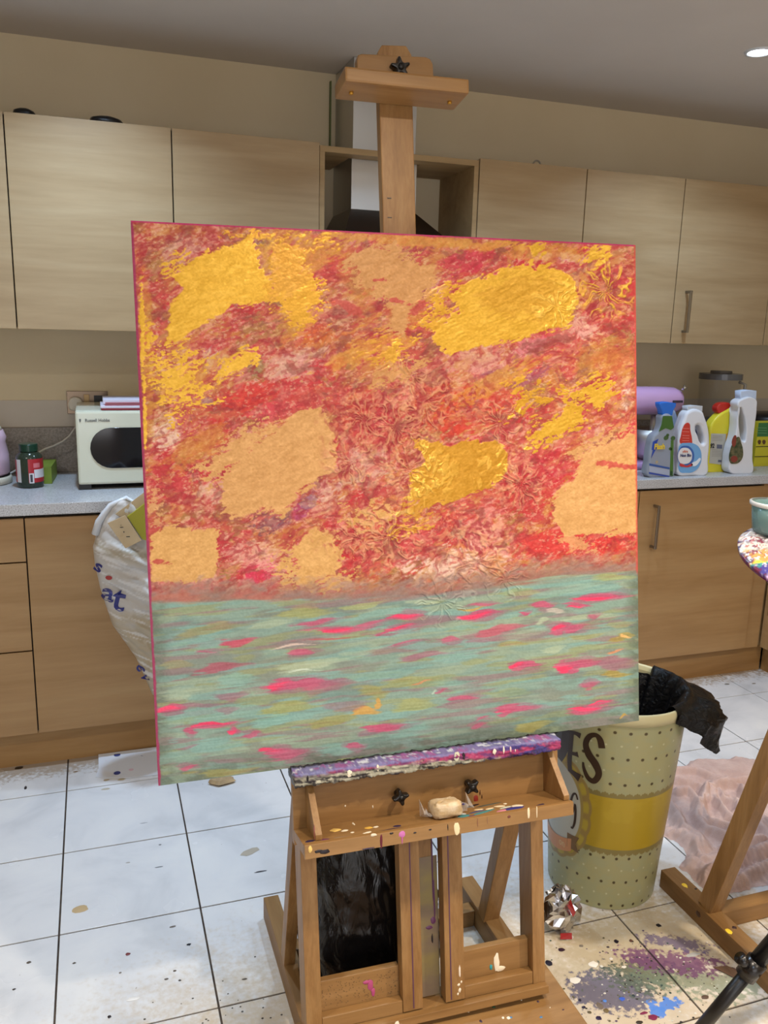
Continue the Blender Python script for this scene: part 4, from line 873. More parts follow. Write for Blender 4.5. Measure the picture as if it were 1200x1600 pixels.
# bowl, palette and water cup on the second easel's tray
pc_ = (1.432, -2.095)
M['bowl'] = noisy('dripped_white_plastic', S(206, 196, 190), S(226, 220, 216), 20, 0.35)
t = thing('plastic_bowl', 'white paint-dripped bowl under the palette at the right edge', 'bowl', (pc_[0], pc_[1], 0.9025))
MB().lathe((pc_[0], pc_[1], 0.9025), [(0.050, 0.0), (0.085, 0.012), (0.114, 0.035), (0.130, 0.066), (0.126, 0.066), (0.108, 0.037), (0.08, 0.016), (0.001, 0.012)], 48).build('bowl_body', M['bowl'], t, smooth=True)
sp = Spots()
def bowlT(a, b, h):
    r = 0.134 - (0.09-b)*0.55 if b > .03 else .09 + b*.3
    r = float(np.interp(b, [0, .012, .035, .066], [.050, .085, .114, .130])) + h
    return (pc_[0]+r*math.cos(a), pc_[1]+r*math.sin(a), .9025+b)
for a in np.arange(math.radians(165), math.radians(250), 0.13):
    sp.add(bowlT, a, random.uniform(.036, .044), .006, .022, random.choice([(70, 40, 60), (90, 50, 60), (150, 60, 70), (200, 80, 110)]), h=.001)
sp.build('paint_runs', t)
pn = Vector((-0.10, -0.27, 1)).normalized(); pcen = Vector((1.422, -2.070, 1.017)); pu = Vector((1, 0, 0)); pu = (pu - pn*pu.dot(pn)).normalized(); pv = pn.cross(pu)
def make_palette():
    nr, na = 60, 240; r = np.linspace(0, 1, nr); a = np.linspace(0, 2*PI, na, endpoint=False); Rr, A_ = np.meshgrid(r, a, indexing='ij')
    R = 0.168*(1+.03*np.sin(3*A_+1)); x = R*Rr*np.cos(A_); y = R*Rr*np.sin(A_)
    n = fbm(x*1000, y*1000, 30, 12, 500, .15, 4); n2 = fbm(x*1000, y*1000, 9, 4, 501, .1, 3); n3 = fbm(x*1000, y*1000, 20, 8, 502, .1, 3)
    yy = y*1000 + (n-.5)*60 + x*1000*.12
    c = np.zeros(x.shape+(3,)) + np.array([206, 198, 190.])
    def l(cc, k): nonlocal c; k = np.clip(k, 0, 1)[..., None]; c = c*(1-k)+np.array(cc, float)*k
    l([150, 148, 152], sstep(.5, .6, n3)); l([196, 156, 90], sstep(60, 50, yy)*sstep(8, 16, yy)); l([150, 60, 60], sstep(.58, .62, n2)*sstep(20, 40, yy)*sstep(-40, -90, x*1000))
    l([246, 214, 60], sstep(14, 10, yy)*sstep(-4, 0, yy)); l([70, 160, 140], sstep(4, 0, yy)*sstep(-10, -6, yy)*sstep(-.06, -.1, x)); l([76, 70, 146], sstep(-2, -8, yy)*sstep(-34, -26, yy)); l([208, 176, 216], sstep(-28, -34, yy)*sstep(-70, -60, yy))
    l([224, 60, 130], sstep(-52, -62, yy + (n2-.5)*40)); l([240, 236, 240], sstep(.62, .68, n2)*.9); l([50, 50, 90], sstep(.93, .98, Rr+(n2-.5)*.1)*.8*sstep(.45, .55, n3)); l([120, 40, 60], sstep(.66, .7, n3)*.8)
    h = 0.010*(n-.3) + (n2-.5)*.009 + .004; h = h*sstep(1.0, .9, Rr) ; th = np.where(Rr > .999, 0.0, h)
    P = np.array(pcen)[None, None] + x[..., None]*np.array(pu) + y[..., None]*np.array(pv) + (th+.004)[..., None]*np.array(pn)
    Pe = np.array(pcen)[None] + (x[-1]*.985)[:, None]*np.array(pu) + (y[-1]*.985)[:, None]*np.array(pv) - .006*np.array(pn)[None]
    Pc = np.zeros_like(Pe) + (np.array(pcen) - .006*np.array(pn))
    P = np.concatenate([P, Pe[None], Pc[None]], 0); c = np.concatenate([c, c[-1:]*0+np.array([120, 40, 90.]), c[-1:]], 0)
    return grid_mesh('palette', P, c, wrap=True)
M['wetpaint'] = attr_mat('thick_palette_paint', 0.25, 0.5)
tag(link_mesh('paint_palette', make_palette(), M['wetpaint']), 'round palette crusted with many-coloured paint at the right edge', 'palette')
M['cup'] = mat('teal_tinted_clear_plastic', S(150, 190, 188), 0.15, trans=0.55, alpha=0.85)
M['cup_rim'] = mat('clear_white_plastic_rim', S(215, 215, 210), 0.2)
cc = Vector((1.388, -1.955, 0)); cz = (pcen - pn*0).z + (-(cc.x-pcen.x)*pn.x - (cc.y-pcen.y)*pn.y)/pn.z + .010
t = thing('water_cup', 'small clear plastic pot of teal paint water on the palette', 'cup', (cc.x, cc.y, cz))
MB().lathe((cc.x, cc.y, cz), [(0.036, 0), (0.044, 0.008), (0.050, 0.066), (0.048, 0.066), (0.042, 0.010), (0.001, 0.006)], 36).build('cup_body', M['cup'], t, smooth=True)
MB().lathe((cc.x, cc.y, cz), [(0.0005, 0.012), (0.0405, 0.012), (0.045, 0.046), (0.0005, 0.046)], 32, capb=False).build('paint_water', noisy('teal_water', S(40, 110, 130), S(80, 150, 140), 25, 0.15), t, smooth=False)
MB().lathe((cc.x, cc.y, cz), [(0.0503, 0.060), (0.0545, 0.062), (0.0545, 0.069), (0.0503, 0.070)], 36, capb=False).build('rim', M['cup_rim'], t, smooth=True)

# ================================================================ PATTERNED BIN
BC = (1.269, -1.616); BR0, BR1, BH = 0.143, 0.180, 0.556
def brad(z): return BR0 + (BR1-BR0)*z/BH
def bin_mesh():
    na, nz = 900, 460; a = np.linspace(-PI, PI, na, endpoint=False); z = np.linspace(0.0, BH, nz); Z, A_ = np.meshgrid(z, a, indexing='ij')
    D = np.degrees(A_); D = np.where(D > 20, D-360, D)
    c = np.zeros(Z.shape+(3,)) + np.array([186, 180, 140.])
    def l(cc, k): nonlocal c; k = np.clip(k, 0, 1)[..., None]; c = c*(1-k)+np.array(cc, float)*k
    arc = np.radians(D)*.165
    n = fbm(arc*1000, Z*1000, 30, 20, 600)
    l([178, 180, 150], sstep(.4, .6, n)*.5)
    # small square dots in staggered rows
    def dots(off_a, off_z, col_, s):
        pa = 12.25; pz = .0720
        row = (Z-off_z)/pz; rz = np.abs(row-np.round(row))*pz
        q = (D-off_a)/pa; ra = np.abs(q-np.round(q))*pa*PI/180*.165
        l(col_, sstep(s*1.25, s*.75, np.sqrt(rz**2+ra**2)))
    dots(-124.5, .012, [84, 70, 44], .0040); dots(-118.4, .048, [214, 210, 180], .0028)
    # yellow band with a lace edge
    sc = .006*np.abs(np.sin(np.radians(D)*26)) + .0025*np.abs(np.sin(np.radians(D)*78))
    def band(z0, z1, col_, k=1): l(col_, sstep(z0-.0010, z0+.0010, Z - (-sc))*sstep(z1+.0010, z1-.0010, Z - sc)*k)
    band(.172, .340, [150, 134, 84]); 
    zi = Z; l([196, 164, 48], sstep(.181, .183, zi)*sstep(.333, .331, zi))
    l([206, 176, 60], sstep(.181, .183, zi)*sstep(.333, .331, zi)*sstep(.5, .62, fbm(arc*1000, Z*1000, 60, 40, 601))*.5)
    # pale oval medallion with a flowered rim, towards the left
    dx = (D+186)/36.0; dz = (Z-.262)/.122; rr = np.sqrt(np.abs(dx)**2.3 + np.abs(dz)**2.3); th = np.arctan2(dz, dx)
    pet = .05*np.abs(np.sin(th*9))
    l([170, 142, 84], sstep(1.36, 1.33, rr - pet)); l([200, 176, 70], sstep(1.27, 1.24, rr-pet)*sstep(.3, .8, np.abs(np.sin(th*9)))*.9)
    l([176, 152, 90], sstep(1.14, 1.12, rr)); l([208, 206, 204], sstep(1.06, 1.03, rr))
    r = brad(Z); P = np.stack([BC[0]+r*np.cos(A_), BC[1]+r*np.sin(A_), Z+.001], -1)
    return grid_mesh('bin_body', P, c*np.array([.86, .86, .80]), wrap=True)
bt = thing('kitchen_bin', 'tall cream patterned round bin with yellow lace band and brown lettering', 'bin', (BC[0], BC[1], 0.0))
M['binskin'] = attr_mat('printed_bin_plastic', 0.32, 0.4)
bb_ = link_mesh('bin_body', bin_mesh(), M['binskin'], bt)
MB().lathe((BC[0], BC[1], 0), [(BR0-.004, 0.0012), (0.001, 0.0012)], 64, capb=False).build('bin_base', M['binskin'] if False else noisy('bin_base_plastic', S(180, 176, 140), S(186, 182, 146), 5), bt)
M['rim'] = mat('cream_plastic_rim', S(192, 182, 140), 0.35)
MB().lathe((BC[0], BC[1], 0), [(BR1-.004, BH-.020), (BR1+.0045, BH-.018), (BR1+.007, BH-.002), (BR1+.006, BH+.010), (BR1+.001, BH+.013), (BR1-.005, BH+.009), (BR1-.006, BH-.04)], 96, capb=False).build('rim', M['rim'], bt, smooth=True)
MB().lathe((BC[0], BC[1], 0), [(BR1-.0065, BH-.001), (BR0-.006, 0.01)], 64, capb=False).build('inner_wall', M['rim'], bt, smooth=True)
M['binprint'] = mat('brown_bin_lettering', S(58, 40, 26), 0.35); M['binprint2'] = mat('grey_brown_script', S(84, 74, 62), 0.4)
def wrap(deg, z0):
    def f(co):
        z = z0 + co.y; a = math.radians(deg) + co.x/0.168; r = brad(z) + .0006 + co.z
        return Vector((BC[0]+r*math.cos(a), BC[1]+r*math.sin(a), z))
    return f
I4 = Matrix.Identity(4)
def btext(s, size, deg, z, m, sx=1, shear=0, bold=0): return text('lettering', s, size, m, I4, bt, warp=lambda co: wrap(deg, z)(Vector((co.x, co.y, co.z))), sx=sx, shear=shear, bold=bold)
# letters are narrow slabs so subdivide by small size: split per letter to follow the curve
def bin_patch(name, pts, m):
    mb = MB(); n = len(pts[0])
    vs = []
    for row in pts:
        for (d, z) in row:
            r = brad(z)+.0009; a = math.radians(d); vs.append((BC[0]+r*math.cos(a), BC[1]+r*math.sin(a), z))
    fs = [(i*n+j, i*n+j+1, (i+1)*n+j+1, (i+1)*n+j) for i in range(len(pts)-1) for j in range(n-1)]
    return mb.add(vs, fs).build(name, m, bt)
def bin_stroke(path, m, w=1.0, lift=.0009):
    # path: (degrees, height, width in mm); a smooth brush stroke lying on the bin wall
    P_ = np.array(path, float); n = len(P_); tt = np.linspace(0, n-1, n*8); k = np.arange(n)
    def cr(col):
        o = []
        for q in tt:
            i = min(int(q), n-2); f = q-i; p0, p1, p2, p3 = (P_[max(i-1, 0), col], P_[i, col], P_[i+1, col], P_[min(i+2, n-1), col])
            o.append(.5*((2*p1)+(-p0+p2)*f+(2*p0-5*p1+4*p2-p3)*f*f+(-p0+3*p1-3*p2+p3)*f**3))
        return np.array(o)
    d, z, ww = cr(0), cr(1), cr(2)*.0005*w; ax = np.radians(d)*.168; dx, dz = np.gradient(ax), np.gradient(z); L = np.hypot(dx, dz)+1e-9; nx, nz = -dz/L, dx/L
    rows = [[(math.degrees((ax[i]+nx[i]*s_*ww[i])/.168), z[i]+nz[i]*s_*ww[i]) for i in range(len(tt))] for s_ in (-1, 0, 1)]
    vs = []; N_ = len(tt)
    for row in rows:
        for (dd_, zz) in row: r = brad(zz)+lift; a_ = math.radians(dd_); vs.append((BC[0]+r*math.cos(a_), BC[1]+r*math.sin(a_), zz))
    return MB().add(vs, [(i*N_+j, i*N_+j+1, (i+1)*N_+j+1, (i+1)*N_+j) for i in range(2) for j in range(N_-1)]).build('lettering', m, bt)
BP, BP2 = M['binprint'], M['binprint2']
bin_stroke([(-133.5, .468, 16), (-135.5, .490, 15), (-139, .500, 12), (-144, .492, 13), (-147, .468, 15), (-144, .442, 20), (-138, .420, 20), (-134.5, .395, 16), (-138, .372, 15), (-143.5, .376, 13), (-147.5, .398, 9), (-148.5, .415, 5)], BP)
bin_stroke([(-160.5, .485, 13), (-161.5, .44, 14), (-162, .40, 14), (-161, .372, 14)], BP); bin_stroke([(-163, .377, 12), (-157, .372, 15), (-151, .366, 24)], BP); bin_stroke([(-161, .425, 9), (-156, .428, 10), (-153.5, .430, 16)], BP); bin_stroke([(-162, .482, 10), (-157, .486, 10), (-152, .484, 16)], BP)
bin_stroke([(-173, .50, 50), (-172, .46, 60), (-175, .42, 55), (-178, .39, 40)], BP, lift=.0007)
bin_stroke([(-174.5, .296, 3.5), (-171, .300, 3), (-170.5, .310, 4), (-173.5, .312, 4), (-175, .295, 4), (-173, .280, 4), (-169.5, .282, 3)], BP2)
bin_stroke([(-163.5, .306, 4), (-166.5, .308, 4), (-167, .298, 4), (-164, .290, 5), (-164.5, .278, 4), (-168, .276, 3)], BP2)
bin_stroke([(-152, .302, 5), (-154, .316, 5), (-157, .310, 6), (-159, .285, 7), (-158.5, .262, 7), (-156, .262, 5), (-154.5, .285, 5), (-153.5, .268, 6), (-154, .235, 7), (-156, .214, 5), (-158, .214, 6)], BP)
btext('on', .030, -169, .150, mat('pale_print', S(206, 180, 130), .5), .8, 0, 0)
dd = np.linspace(-214, -157, 20)
bin_patch('ribbon', [[(d, .118+.022*((d+188)/28)**2*.9) for d in dd], [(d, .160+.018*((d+188)/28)**2*.9) for d in dd]], mat('ribbon_print', S(196, 134, 84), 0.4))
bin_patch('ribbon_tail', [[(-162, .150), (-156, .150), (-148, .147)], [(-162, .17), (-156, .17), (-152.5, .17)], [(-162, .192), (-156, .192), (-148.5, .193)]], mat('ribbon_tail_print', S(112, 84, 50), 0.4))

# liner bag draped over the rim
M['blackbag'] = mat('black_bin_liner', S(9, 8, 9), 0.32, spec=0.3); bump(M['blackbag'], posnoise(M['blackbag'], 45, 4, dist=1.5), 0.5, 0.01)
def liner():
    na, ns = 240, 46; a = np.linspace(-PI, PI, na, endpoint=False); D = np.degrees(a)
    def lobe(c, w): d = np.abs((D-c+180) % 360-180); return np.exp(-(d/w)**2)
    flap = np.clip(lobe(-32, 26)*1.0 + lobe(-5, 20)*.45, 0, 1.0)*.125 + lobe(-178, 20)*.10 + .004       # hanging length by angle
    flap = flap*(1-0.75*lobe(55, 20)); stand = lobe(62, 7)*.040 + lobe(95, 34)*.012 + lobe(150, 30)*.02 + lobe(-20, 24)*.012
    fold = .012*np.sin(np.radians(D)*17) + .008*np.sin(np.radians(D)*31+1) 
    P = np.zeros((ns, na, 3))
    for i in range(ns):
        t = i/(ns-1)
        if t < .45:   # inside, rising to the rim
            k = t/.45; r = (BR1-.022)*(.55+.45*k**.6) + fold*(.35+.4*(1-k)); z = BH - .16*(1-k)**1.3 + .002 + stand*k
        elif t < .60:
            k = (t-.45)/.15; r = (BR1-.022) + .034*k + fold*.25*(1-k); z = BH + .004 + .017*np.sin(k*PI)*1.0 + stand*(1-k*.6)
        else:
            k = (t-.60)/.40; L = flap*k; out = .014+.085*np.clip(flap/.12, 0, 1)*np.sin(min(k*1.7, 1)*PI/2)*(1-.35*k*k)
            r = BR1 + np.where(flap > .02, out, .010) + fold*.7*k; z = BH + .004 + stand*.4*(1-k) - L*k**.6 - .012*k
        P[i, :, 0] = BC[0]+r*np.cos(a); P[i, :, 1] = BC[1]+r*np.sin(a); P[i, :, 2] = z
    X_, Y_, Z_ = P[..., 0]*1000, P[..., 1]*1000, P[..., 2]*1000
    w = np.linspace(0, 1, ns)[:, None]
    P[..., 2] += (fbm(X_+Z_, Y_, 40, 25, 700)-.5)*.02*sstep(.5, .7, w) ; P[..., 0] += (fbm(X_, Y_+Z_, 35, 20, 701)-.5)*.03*sstep(.6, .8, w)*(flap > .05); P[..., 1] += (fbm(Z_, X_, 30, 20, 702)-.5)*.02*sstep(.6, .8, w)*(flap > .05)
    # only the parts that reach over the rim are kept there
    me = grid_mesh('bin_liner', P, None, wrap=True)
    bm = bmesh.new(); bm.from_mesh(me); bm.verts.ensure_lookup_table(); kill = []
    for f in bm.faces:
        idx = [v.index for v in f.verts]; rows = max(i//na for i in idx)
        if rows/(ns-1) > .44 and min(flap[i % na] for i in idx) < .012: kill.append(f)
    bmesh.ops.delete(bm, geom=kill, context='FACES'); bm.to_mesh(me); bm.free(); return me
o = link_mesh('bin_liner', liner(), M['blackbag']); tag(o, 'black bin liner draped over the rim of the patterned bin', 'bag')

# ================================================================ FLOOR THINGS
def blob_bag():
    na, nz = 160, 90; a = np.linspace(-PI, PI, na, endpoint=False); t = np.linspace(0, 1, nz); T_, A_ = np.meshgrid(t, a, indexing='ij')
    prof = np.interp(T_, [0, .04, .3, .65, .85, .95, 1], [.80, .97, 1.0, .92, .70, .34, .05])
    n = (fbm(np.degrees(A_)*2.2+T_*90, T_*300, 40, 60, 710, .6, 4)-.5)*.22 + (fbm(np.degrees(A_)*2, T_*300, 12, 50, 711, .3, 3)-.5)*.10
    n = n*sstep(0, .1, T_); r = prof*(1+n)
    sup = (np.abs(np.cos(A_))**3 + np.abs(np.sin(A_))**3)**(-1/3)
    x = .528 + .150*r*sup*np.cos(A_) - .015*T_; y = -1.826 + .098*r*sup*np.sin(A_); z = .002 + .50*T_**.92
    return grid_mesh('bag_body', np.stack([x, y, z], -1), None, wrap=True)
M['blackbag2'] = mat('black_refuse_sack', S(13, 12, 12), 0.27, spec=0.5); bump(M['blackbag2'], posnoise(M['blackbag2'], 14, 3, (1.6, 1.6, .6), dist=2.0), 0.45, 0.012)
tag(link_mesh('refuse_sack', blob_bag(), M['blackbag2']), 'full black refuse sack standing on the floor behind the easel legs', 'bag')

def towel():
    x = np.linspace(1.44, 2.36, 420); y = np.linspace(-1.83, -1.04, 360); X_, Y_ = np.meshgrid(x, y)
    poly = [(1.575, -1.50), (1.62, -1.40), (1.70, -1.28), (1.80, -1.19), (1.95, -1.17), (2.10, -1.20), (2.24, -1.25), (2.30, -1.42), (2.20, -1.58), (1.93, -1.66), (1.90, -1.79), (1.74, -1.80), (1.60, -1.79), (1.52, -1.75), (1.505, -1.66), (1.56, -1.60)]
    px = np.array([p[0] for p in poly]); py = np.array([p[1] for p in poly]); n = len(poly)
    d = np.full(X_.shape, 9.0); inside = np.zeros(X_.shape, bool)
    for i in range(n):
        ax, ay, bx, by = px[i], py[i], px[(i+1) % n], py[(i+1) % n]; t = np.clip(((X_-ax)*(bx-ax)+(Y_-ay)*(by-ay))/((bx-ax)**2+(by-ay)**2), 0, 1)
        d = np.minimum(d, np.hypot(X_-ax-t*(bx-ax), Y_-ay-t*(by-ay)))
        cr = ((ay > Y_) != (by > Y_)) & (X_ < (bx-ax)*(Y_-ay)/(by-ay+1e-12)+ax); inside ^= cr
    s = np.where(inside, d, -d) + (fbm(X_*1000, Y_*1000, 60, 60, 720)-.5)*.06
    wxx = (fbm(X_*1000, Y_*1000, 90, 90, 721)-.5)*.03; wyy = (fbm(X_*1000, Y_*1000, 90, 90, 722)-.5)*.03
    h = .012 + .014*fbm(X_*1000, Y_*1000, 140, 140, 723, 0, 2) + .022*np.exp(-(((X_-1.82)/.2)**2+((Y_+1.33)/.12)**2))
    for amp, wd, pth in [(.030, .020, [(740, 605), (850, 612), (930, 642), (1000, 652), (1160, 650)]), (.024, .016, [(725, 655), (820, 672), (880, 692), (905, 740)]), (.034, .017, [(895, 700), (930, 674), (1000, 668), (1070, 690), (1085, 740), (1050, 800)]),
                         (.030, .015, [(930, 706), (950, 760), (1010, 820), (1090, 862)]), (.030, .015, [(885, 716), (868, 780), (915, 842), (1000, 872), (1080, 880)]), (.028, .016, [(735, 706), (800, 702), (842, 750), (852, 822), (900, 882), (985, 905)]),
                         (.026, .015, [(718, 760), (762, 800), (800, 862), (860, 902), (905, 965)]), (.022, .018, [(715, 900), (762, 962), (805, 1002), (875, 1045)]), (.030, .020, [(860, 1120), (940, 1076), (1050, 1016), (1240, 950)]), (.026, .016, [(985, 1150), (1100, 1090), (1240, 1040)]),
                         (.026, .015, [(1100, 700), (1150, 800), (1240, 870)]), (.020, .014, [(700, 872), (780, 880), (845, 930), (870, 985)]), (.024, .014, [(960, 700), (990, 740), (1040, 760)]), (.022, .014, [(980, 950), (1050, 935), (1150, 900)]), (.022, .014, [(1160, 700), (1250, 760)]),
                         (.020, .013, [(1120, 760), (1180, 880), (1240, 920)]), (.018, .014, [(880, 1010), (950, 1000), (1030, 960)])]:
        F = XY(.02, [(820+x/3.158, 1020+y/3.158) for x, y in pth]); dm = np.full(X_.shape, 9.0)
        for (ax, ay), (bx, by) in zip(F[:-1], F[1:]):
            t = np.clip(((X_+wxx-ax)*(bx-ax)+(Y_+wyy-ay)*(by-ay))/((bx-ax)**2+(by-ay)**2), 0, 1); dm = np.minimum(dm, np.hypot(X_+wxx-ax-t*(bx-ax), Y_+wyy-ay-t*(by-ay)))
        h = np.maximum(h, h*.75 + amp*np.exp(-(dm/wd)**2)) - .006*np.exp(-((dm-wd*2.1)/(wd*.7))**2)
    h += (fbm(X_*1000, Y_*1000, 5, 5, 726)-.5)*.004
    rib = sstep(.10, .04, np.abs(Y_+1.72-(X_-1.8)*.1))*sstep(1.60, 1.70, X_); h += rib*.003*np.sin(X_*2*PI/.018+Y_*80)
    e = sstep(0, .03, s); z = h*e**.6 + .0006
    P = np.stack([X_, Y_, z], -1); me = grid_mesh('towel', P)
    keep = (s > -.004).ravel(); bm = bmesh.new(); bm.from_mesh(me)
    bmesh.ops.delete(bm, geom=[vv for vv in bm.verts if not keep[vv.index]], context='VERTS'); bm.to_mesh(me); bm.free(); return me
M['terry'] = noisy('dusty_pink_terry', S(188, 158, 148), S(206, 178, 168), 14, 0.95, 0.1, 0.5, bscale=420)
tag(link_mesh('bath_towel', towel(), M['terry']), 'crumpled dusty pink towel heaped on the floor right of the bin', 'towel')

# crisp packet, crumpled with the silver side out
def foil():
    rng = np.random.RandomState(3); nu, nv = 19, 15; P = np.zeros((nu, nv, 3)); c0 = np.array([1.052, -1.775, .002])
    u = np.linspace(0, 2*PI, nu)[:, None]; v = np.linspace(0, PI, nv)[None, :]
    r = 1 + rng.uniform(-.24, .24, (nu, nv)); r[-1] = r[0]; r[:, 0] = 1; r[:, -1] = 1
    P[..., 0] = c0[0] + .050*r*np.cos(u)*np.sin(v) ; P[..., 1] = c0[1] + .030*r*np.sin(u)*np.sin(v); P[..., 2] = np.maximum(c0[2]+.060 - .058*r*np.cos(v), .001)
    P[..., 0] += (P[..., 2]-.05)*-.15
    me = grid_mesh('foil', P); me.polygons.foreach_set('use_smooth', [False]*len(me.polygons)); return me
M['foil'] = mat('silver_foil', S(200, 200, 202), 0.18, 1.0); M['foilred'] = mat('red_packet_print', S(150, 30, 30), 0.3)
t = thing('crisp_packet', 'crumpled silver foil packet on the floor against the bin', 'packet', (1.052, -1.775, 0))
link_mesh('foil_body', foil(), M['foil'], t)
fo_ = lambda L: [(x-.016, y+.058, z*1.15) for x, y, z in L]
MB().add(fo_([(1.060, -1.842, .088), (1.073, -1.852, .092), (1.083, -1.868, .062), (1.074, -1.872, .056), (1.058, -1.836, .098), (1.062, -1.82, .075)]), [(0, 1, 2, 3), (0, 4, 5, 3), (0, 1, 4)]).build('red_print', M['foilred'], t)
MB().add(fo_([(1.045, -1.868, .004), (1.075, -1.874, .002), (1.078, -1.866, .012), (1.048, -1.862, .014)]), [(0, 1, 2, 3)]).build('red_print', M['foilred'], t)
MB().add(fo_([(1.018, -1.84, .092), (1.050, -1.83, .112), (1.062, -1.822, .06), (1.014, -1.85, .05), (1.010, -1.83, .07)]), [(0, 1, 2), (0, 2, 3), (0, 3, 4)]).build('packet_flap', M['steel_dk'], t)

# paper sheet with dots by the plinth
pts = XY(0, [(158, 1187), (245, 1178), (245, 1217), (200, 1219), (147, 1213), (152, 1200)])
y_ = -.548; pts = [(-.045, y_), (.25, y_), (.26, -.735), (.05, -.728), (-.055, -.690), (-.045, -.63)]
t = thing('paper_sheet', 'white paper sheet with navy and pink dots by the left plinth', 'paper', (0.1, -.64, 0.001))
sh = MB(); sh.prism(pts, lambda a, b: (a, b, .0012 + .006*max(0, b+.60)/.05), lambda a, b: (a, b, .0022 + .006*max(0, b+.60)/.05)); sh.build('sheet', mat('white_paper', S(214, 218, 226), 0.6), t)
for i, (q, c) in enumerate([((183, 1179), 0), ((224, 1181), 0), ((183, 1209), 0), ((166, 1189), 1), ((202, 1189), 1), ((228, 1192), 1), ((205, 1204), 1)]):
    x, y = XY(0, [q])[0]; y = min(y, -.566)
    MB().lathe((x, y, .0024+.006*max(0, y+.60)/.05), [(.0001, .001), (.011 if c == 0 else .008, .001), (.011 if c == 0 else .008, 0)], 20, capb=False).build('dot', mat('navy_dot', S(54, 66, 130), .6) if c == 0 else mat('pink_dot', S(214, 190, 204), .6), t)
b = MB(); b.lathe((.335, -.835, .001), [(.035, 0), (.042, .006), (.03, .016), (.008, .020)], 14, 1.0, .6, lump=.25, seed=2)
tag(b.build('brown_paper_scrap', noisy('brown_scrap', S(150, 128, 96), S(176, 150, 112), 30, .8), None), 'small crumpled brown paper scrap peeping below the canvas', 'scrap')

# drops, crumbs and stains on the tiles
sp = Spots(); fT = lambda a, b, h: (a, b, 0.0004+h)
def fl(px, py, r1_, r2_, c, ang=0, h=.0008):
    x, y = XY(0, [(px, py)])[0]; sp.add(fT, x, y, r1_, r2_, c, ang, h)
for q in [(1029, 1446, .007, .006, (24, 20, 30)), (963, 1471, .006, .006, (28, 20, 34)), (986, 1470, .005, .005, (90, 60, 50)), (877, 1484, .009, .007, (50, 26, 40)), (858, 1505, .008, .009, (30, 24, 40)), (927, 1507, .012, .010, (226, 216, 200)), (899, 1532, .013, .010, (226, 218, 204)),
          (975, 1511, .006, .004, (220, 214, 200)), (955, 1498, .005, .004, (220, 212, 200)), (940, 1510, .004, .004, (214, 206, 190)), (1020, 1590, .011, .008, (120, 40, 70)), (1006, 1583, .010, .004, (120, 40, 70)), (935, 1591, .007, .006, (44, 28, 56)), (999, 1598, .009, .005, (60, 50, 40)),
          (938, 1572, .007, .010, (110, 96, 84)), (947, 1579, .007, .006, (110, 92, 60)), (912, 1574, .005, .004, (40, 30, 50)), (972, 1561, .007, .006, (60, 90, 180)), (921, 1582, .005, .004, (90, 76, 50)), (906, 1563, .004, .004, (40, 34, 50)), (990, 1556, .004, .004, (50, 60, 60)), (1075, 1514, .006, .004, (110, 104, 100)),
          (1148, 1537, .007, .010, (110, 150, 200)), (888, 1465, .014, .008, (214, 208, 200)), (1101, 1558, .010, .006, (90, 70, 56)), (908, 1478, .006, .004, (120, 110, 96)), (950, 1480, .004, .003, (60, 50, 60)), (945, 1564, .005, .004, (84, 128, 200)),
          (30, 1200, .014, .010, (50, 38, 28)), (40, 1231, .004, .012, (50, 50, 54)), (125, 1420, .020, .014, (190, 164, 124)), (200, 1491, .006, .005, (120, 60, 60)), (295, 1476, .005, .004, (24, 22, 24)), (208, 1561, .014, .006, (226, 222, 216)), (270, 1448, .008, .003, (110, 100, 90)),
          (407, 1362, .016, .003, (60, 56, 60)), (248, 1355, .012, .002, (110, 110, 110)), (171, 1589, .004, .004, (40, 30, 28)), (188, 1520, .003, .003, (120, 110, 100)), (281, 1532, .003, .003, (60, 50, 44)), (273, 1517, .004, .003, (80, 66, 50)), (260, 1530, .005, .003, (90, 80, 70)), (116, 1505, .004, .003, (90, 80, 70)),
          (45, 1504, .005, .004, (90, 80, 70)), (22, 1546, .004, .003, (60, 50, 44)), (382, 1530, .006, .003, (80, 66, 50)), (166, 1219, .010, .006, (170, 150, 120)), (190, 1218, .012, .007, (176, 160, 130)), (165, 1233, .014, .006, (180, 170, 150)), (230, 1211, .01, .003, (60, 60, 66)), (118, 1206, .008, .004, (120, 96, 66)),
          (250, 1320, .004, .003, (120, 120, 120)), (200, 1348, .006, .003, (170, 165, 160)), (225, 1286, .012, .003, (170, 170, 172)), (1136, 1069, .012, .008, (130, 126, 122)), (1143, 1047, .018, .012, (80, 36, 26)), (1166, 1045, .014, .010, (60, 40, 30)), (1100, 1054, .016, .010, (90, 70, 50)), (1152, 1046, .012, .008, (110, 70, 40)),
          (1178, 1068, .010, .006, (150, 140, 130)), (1090, 1100, .004, .004, (120, 110, 100)), (1083, 1492, .018, .006, (170, 168, 164)), (980, 1345, .02, .006, (190, 184, 170))]:
    fl(*q)
fl(390, 1331, .030, .014, (176, 166, 150), .3, .0005)
rng = random.Random(8)
for _ in range(240):
    x = .30 + rng.gauss(0, .16); y = -1.93 + rng.gauss(0, .10); r = rng.uniform(.0012, .0032)
    if x > .33 and y < -1.5: continue
    sp.add(fT, x, y, r, r*.8, rng.choice([(90, 76, 56), (60, 50, 40), (70, 60, 44)]), 0, .0004, n=6)
for _ in range(260):
    x = 1.17 + rng.gauss(0, .13); y = -1.98 + rng.gauss(0, .07); r = rng.uniform(.001, .0036)
    if x < .90 or (x > 1.385 and x < 1.46) or (BC[0]-x)**2+(BC[1]-y)**2 < .16**2: continue
    sp.add(fT, x, y, r, r*.8, rng.choice([(50, 44, 40), (60, 60, 56), (200, 196, 180), (206, 200, 186), (80, 60, 90), (60, 80, 70), (90, 80, 50)]), 0, .0004, n=6)
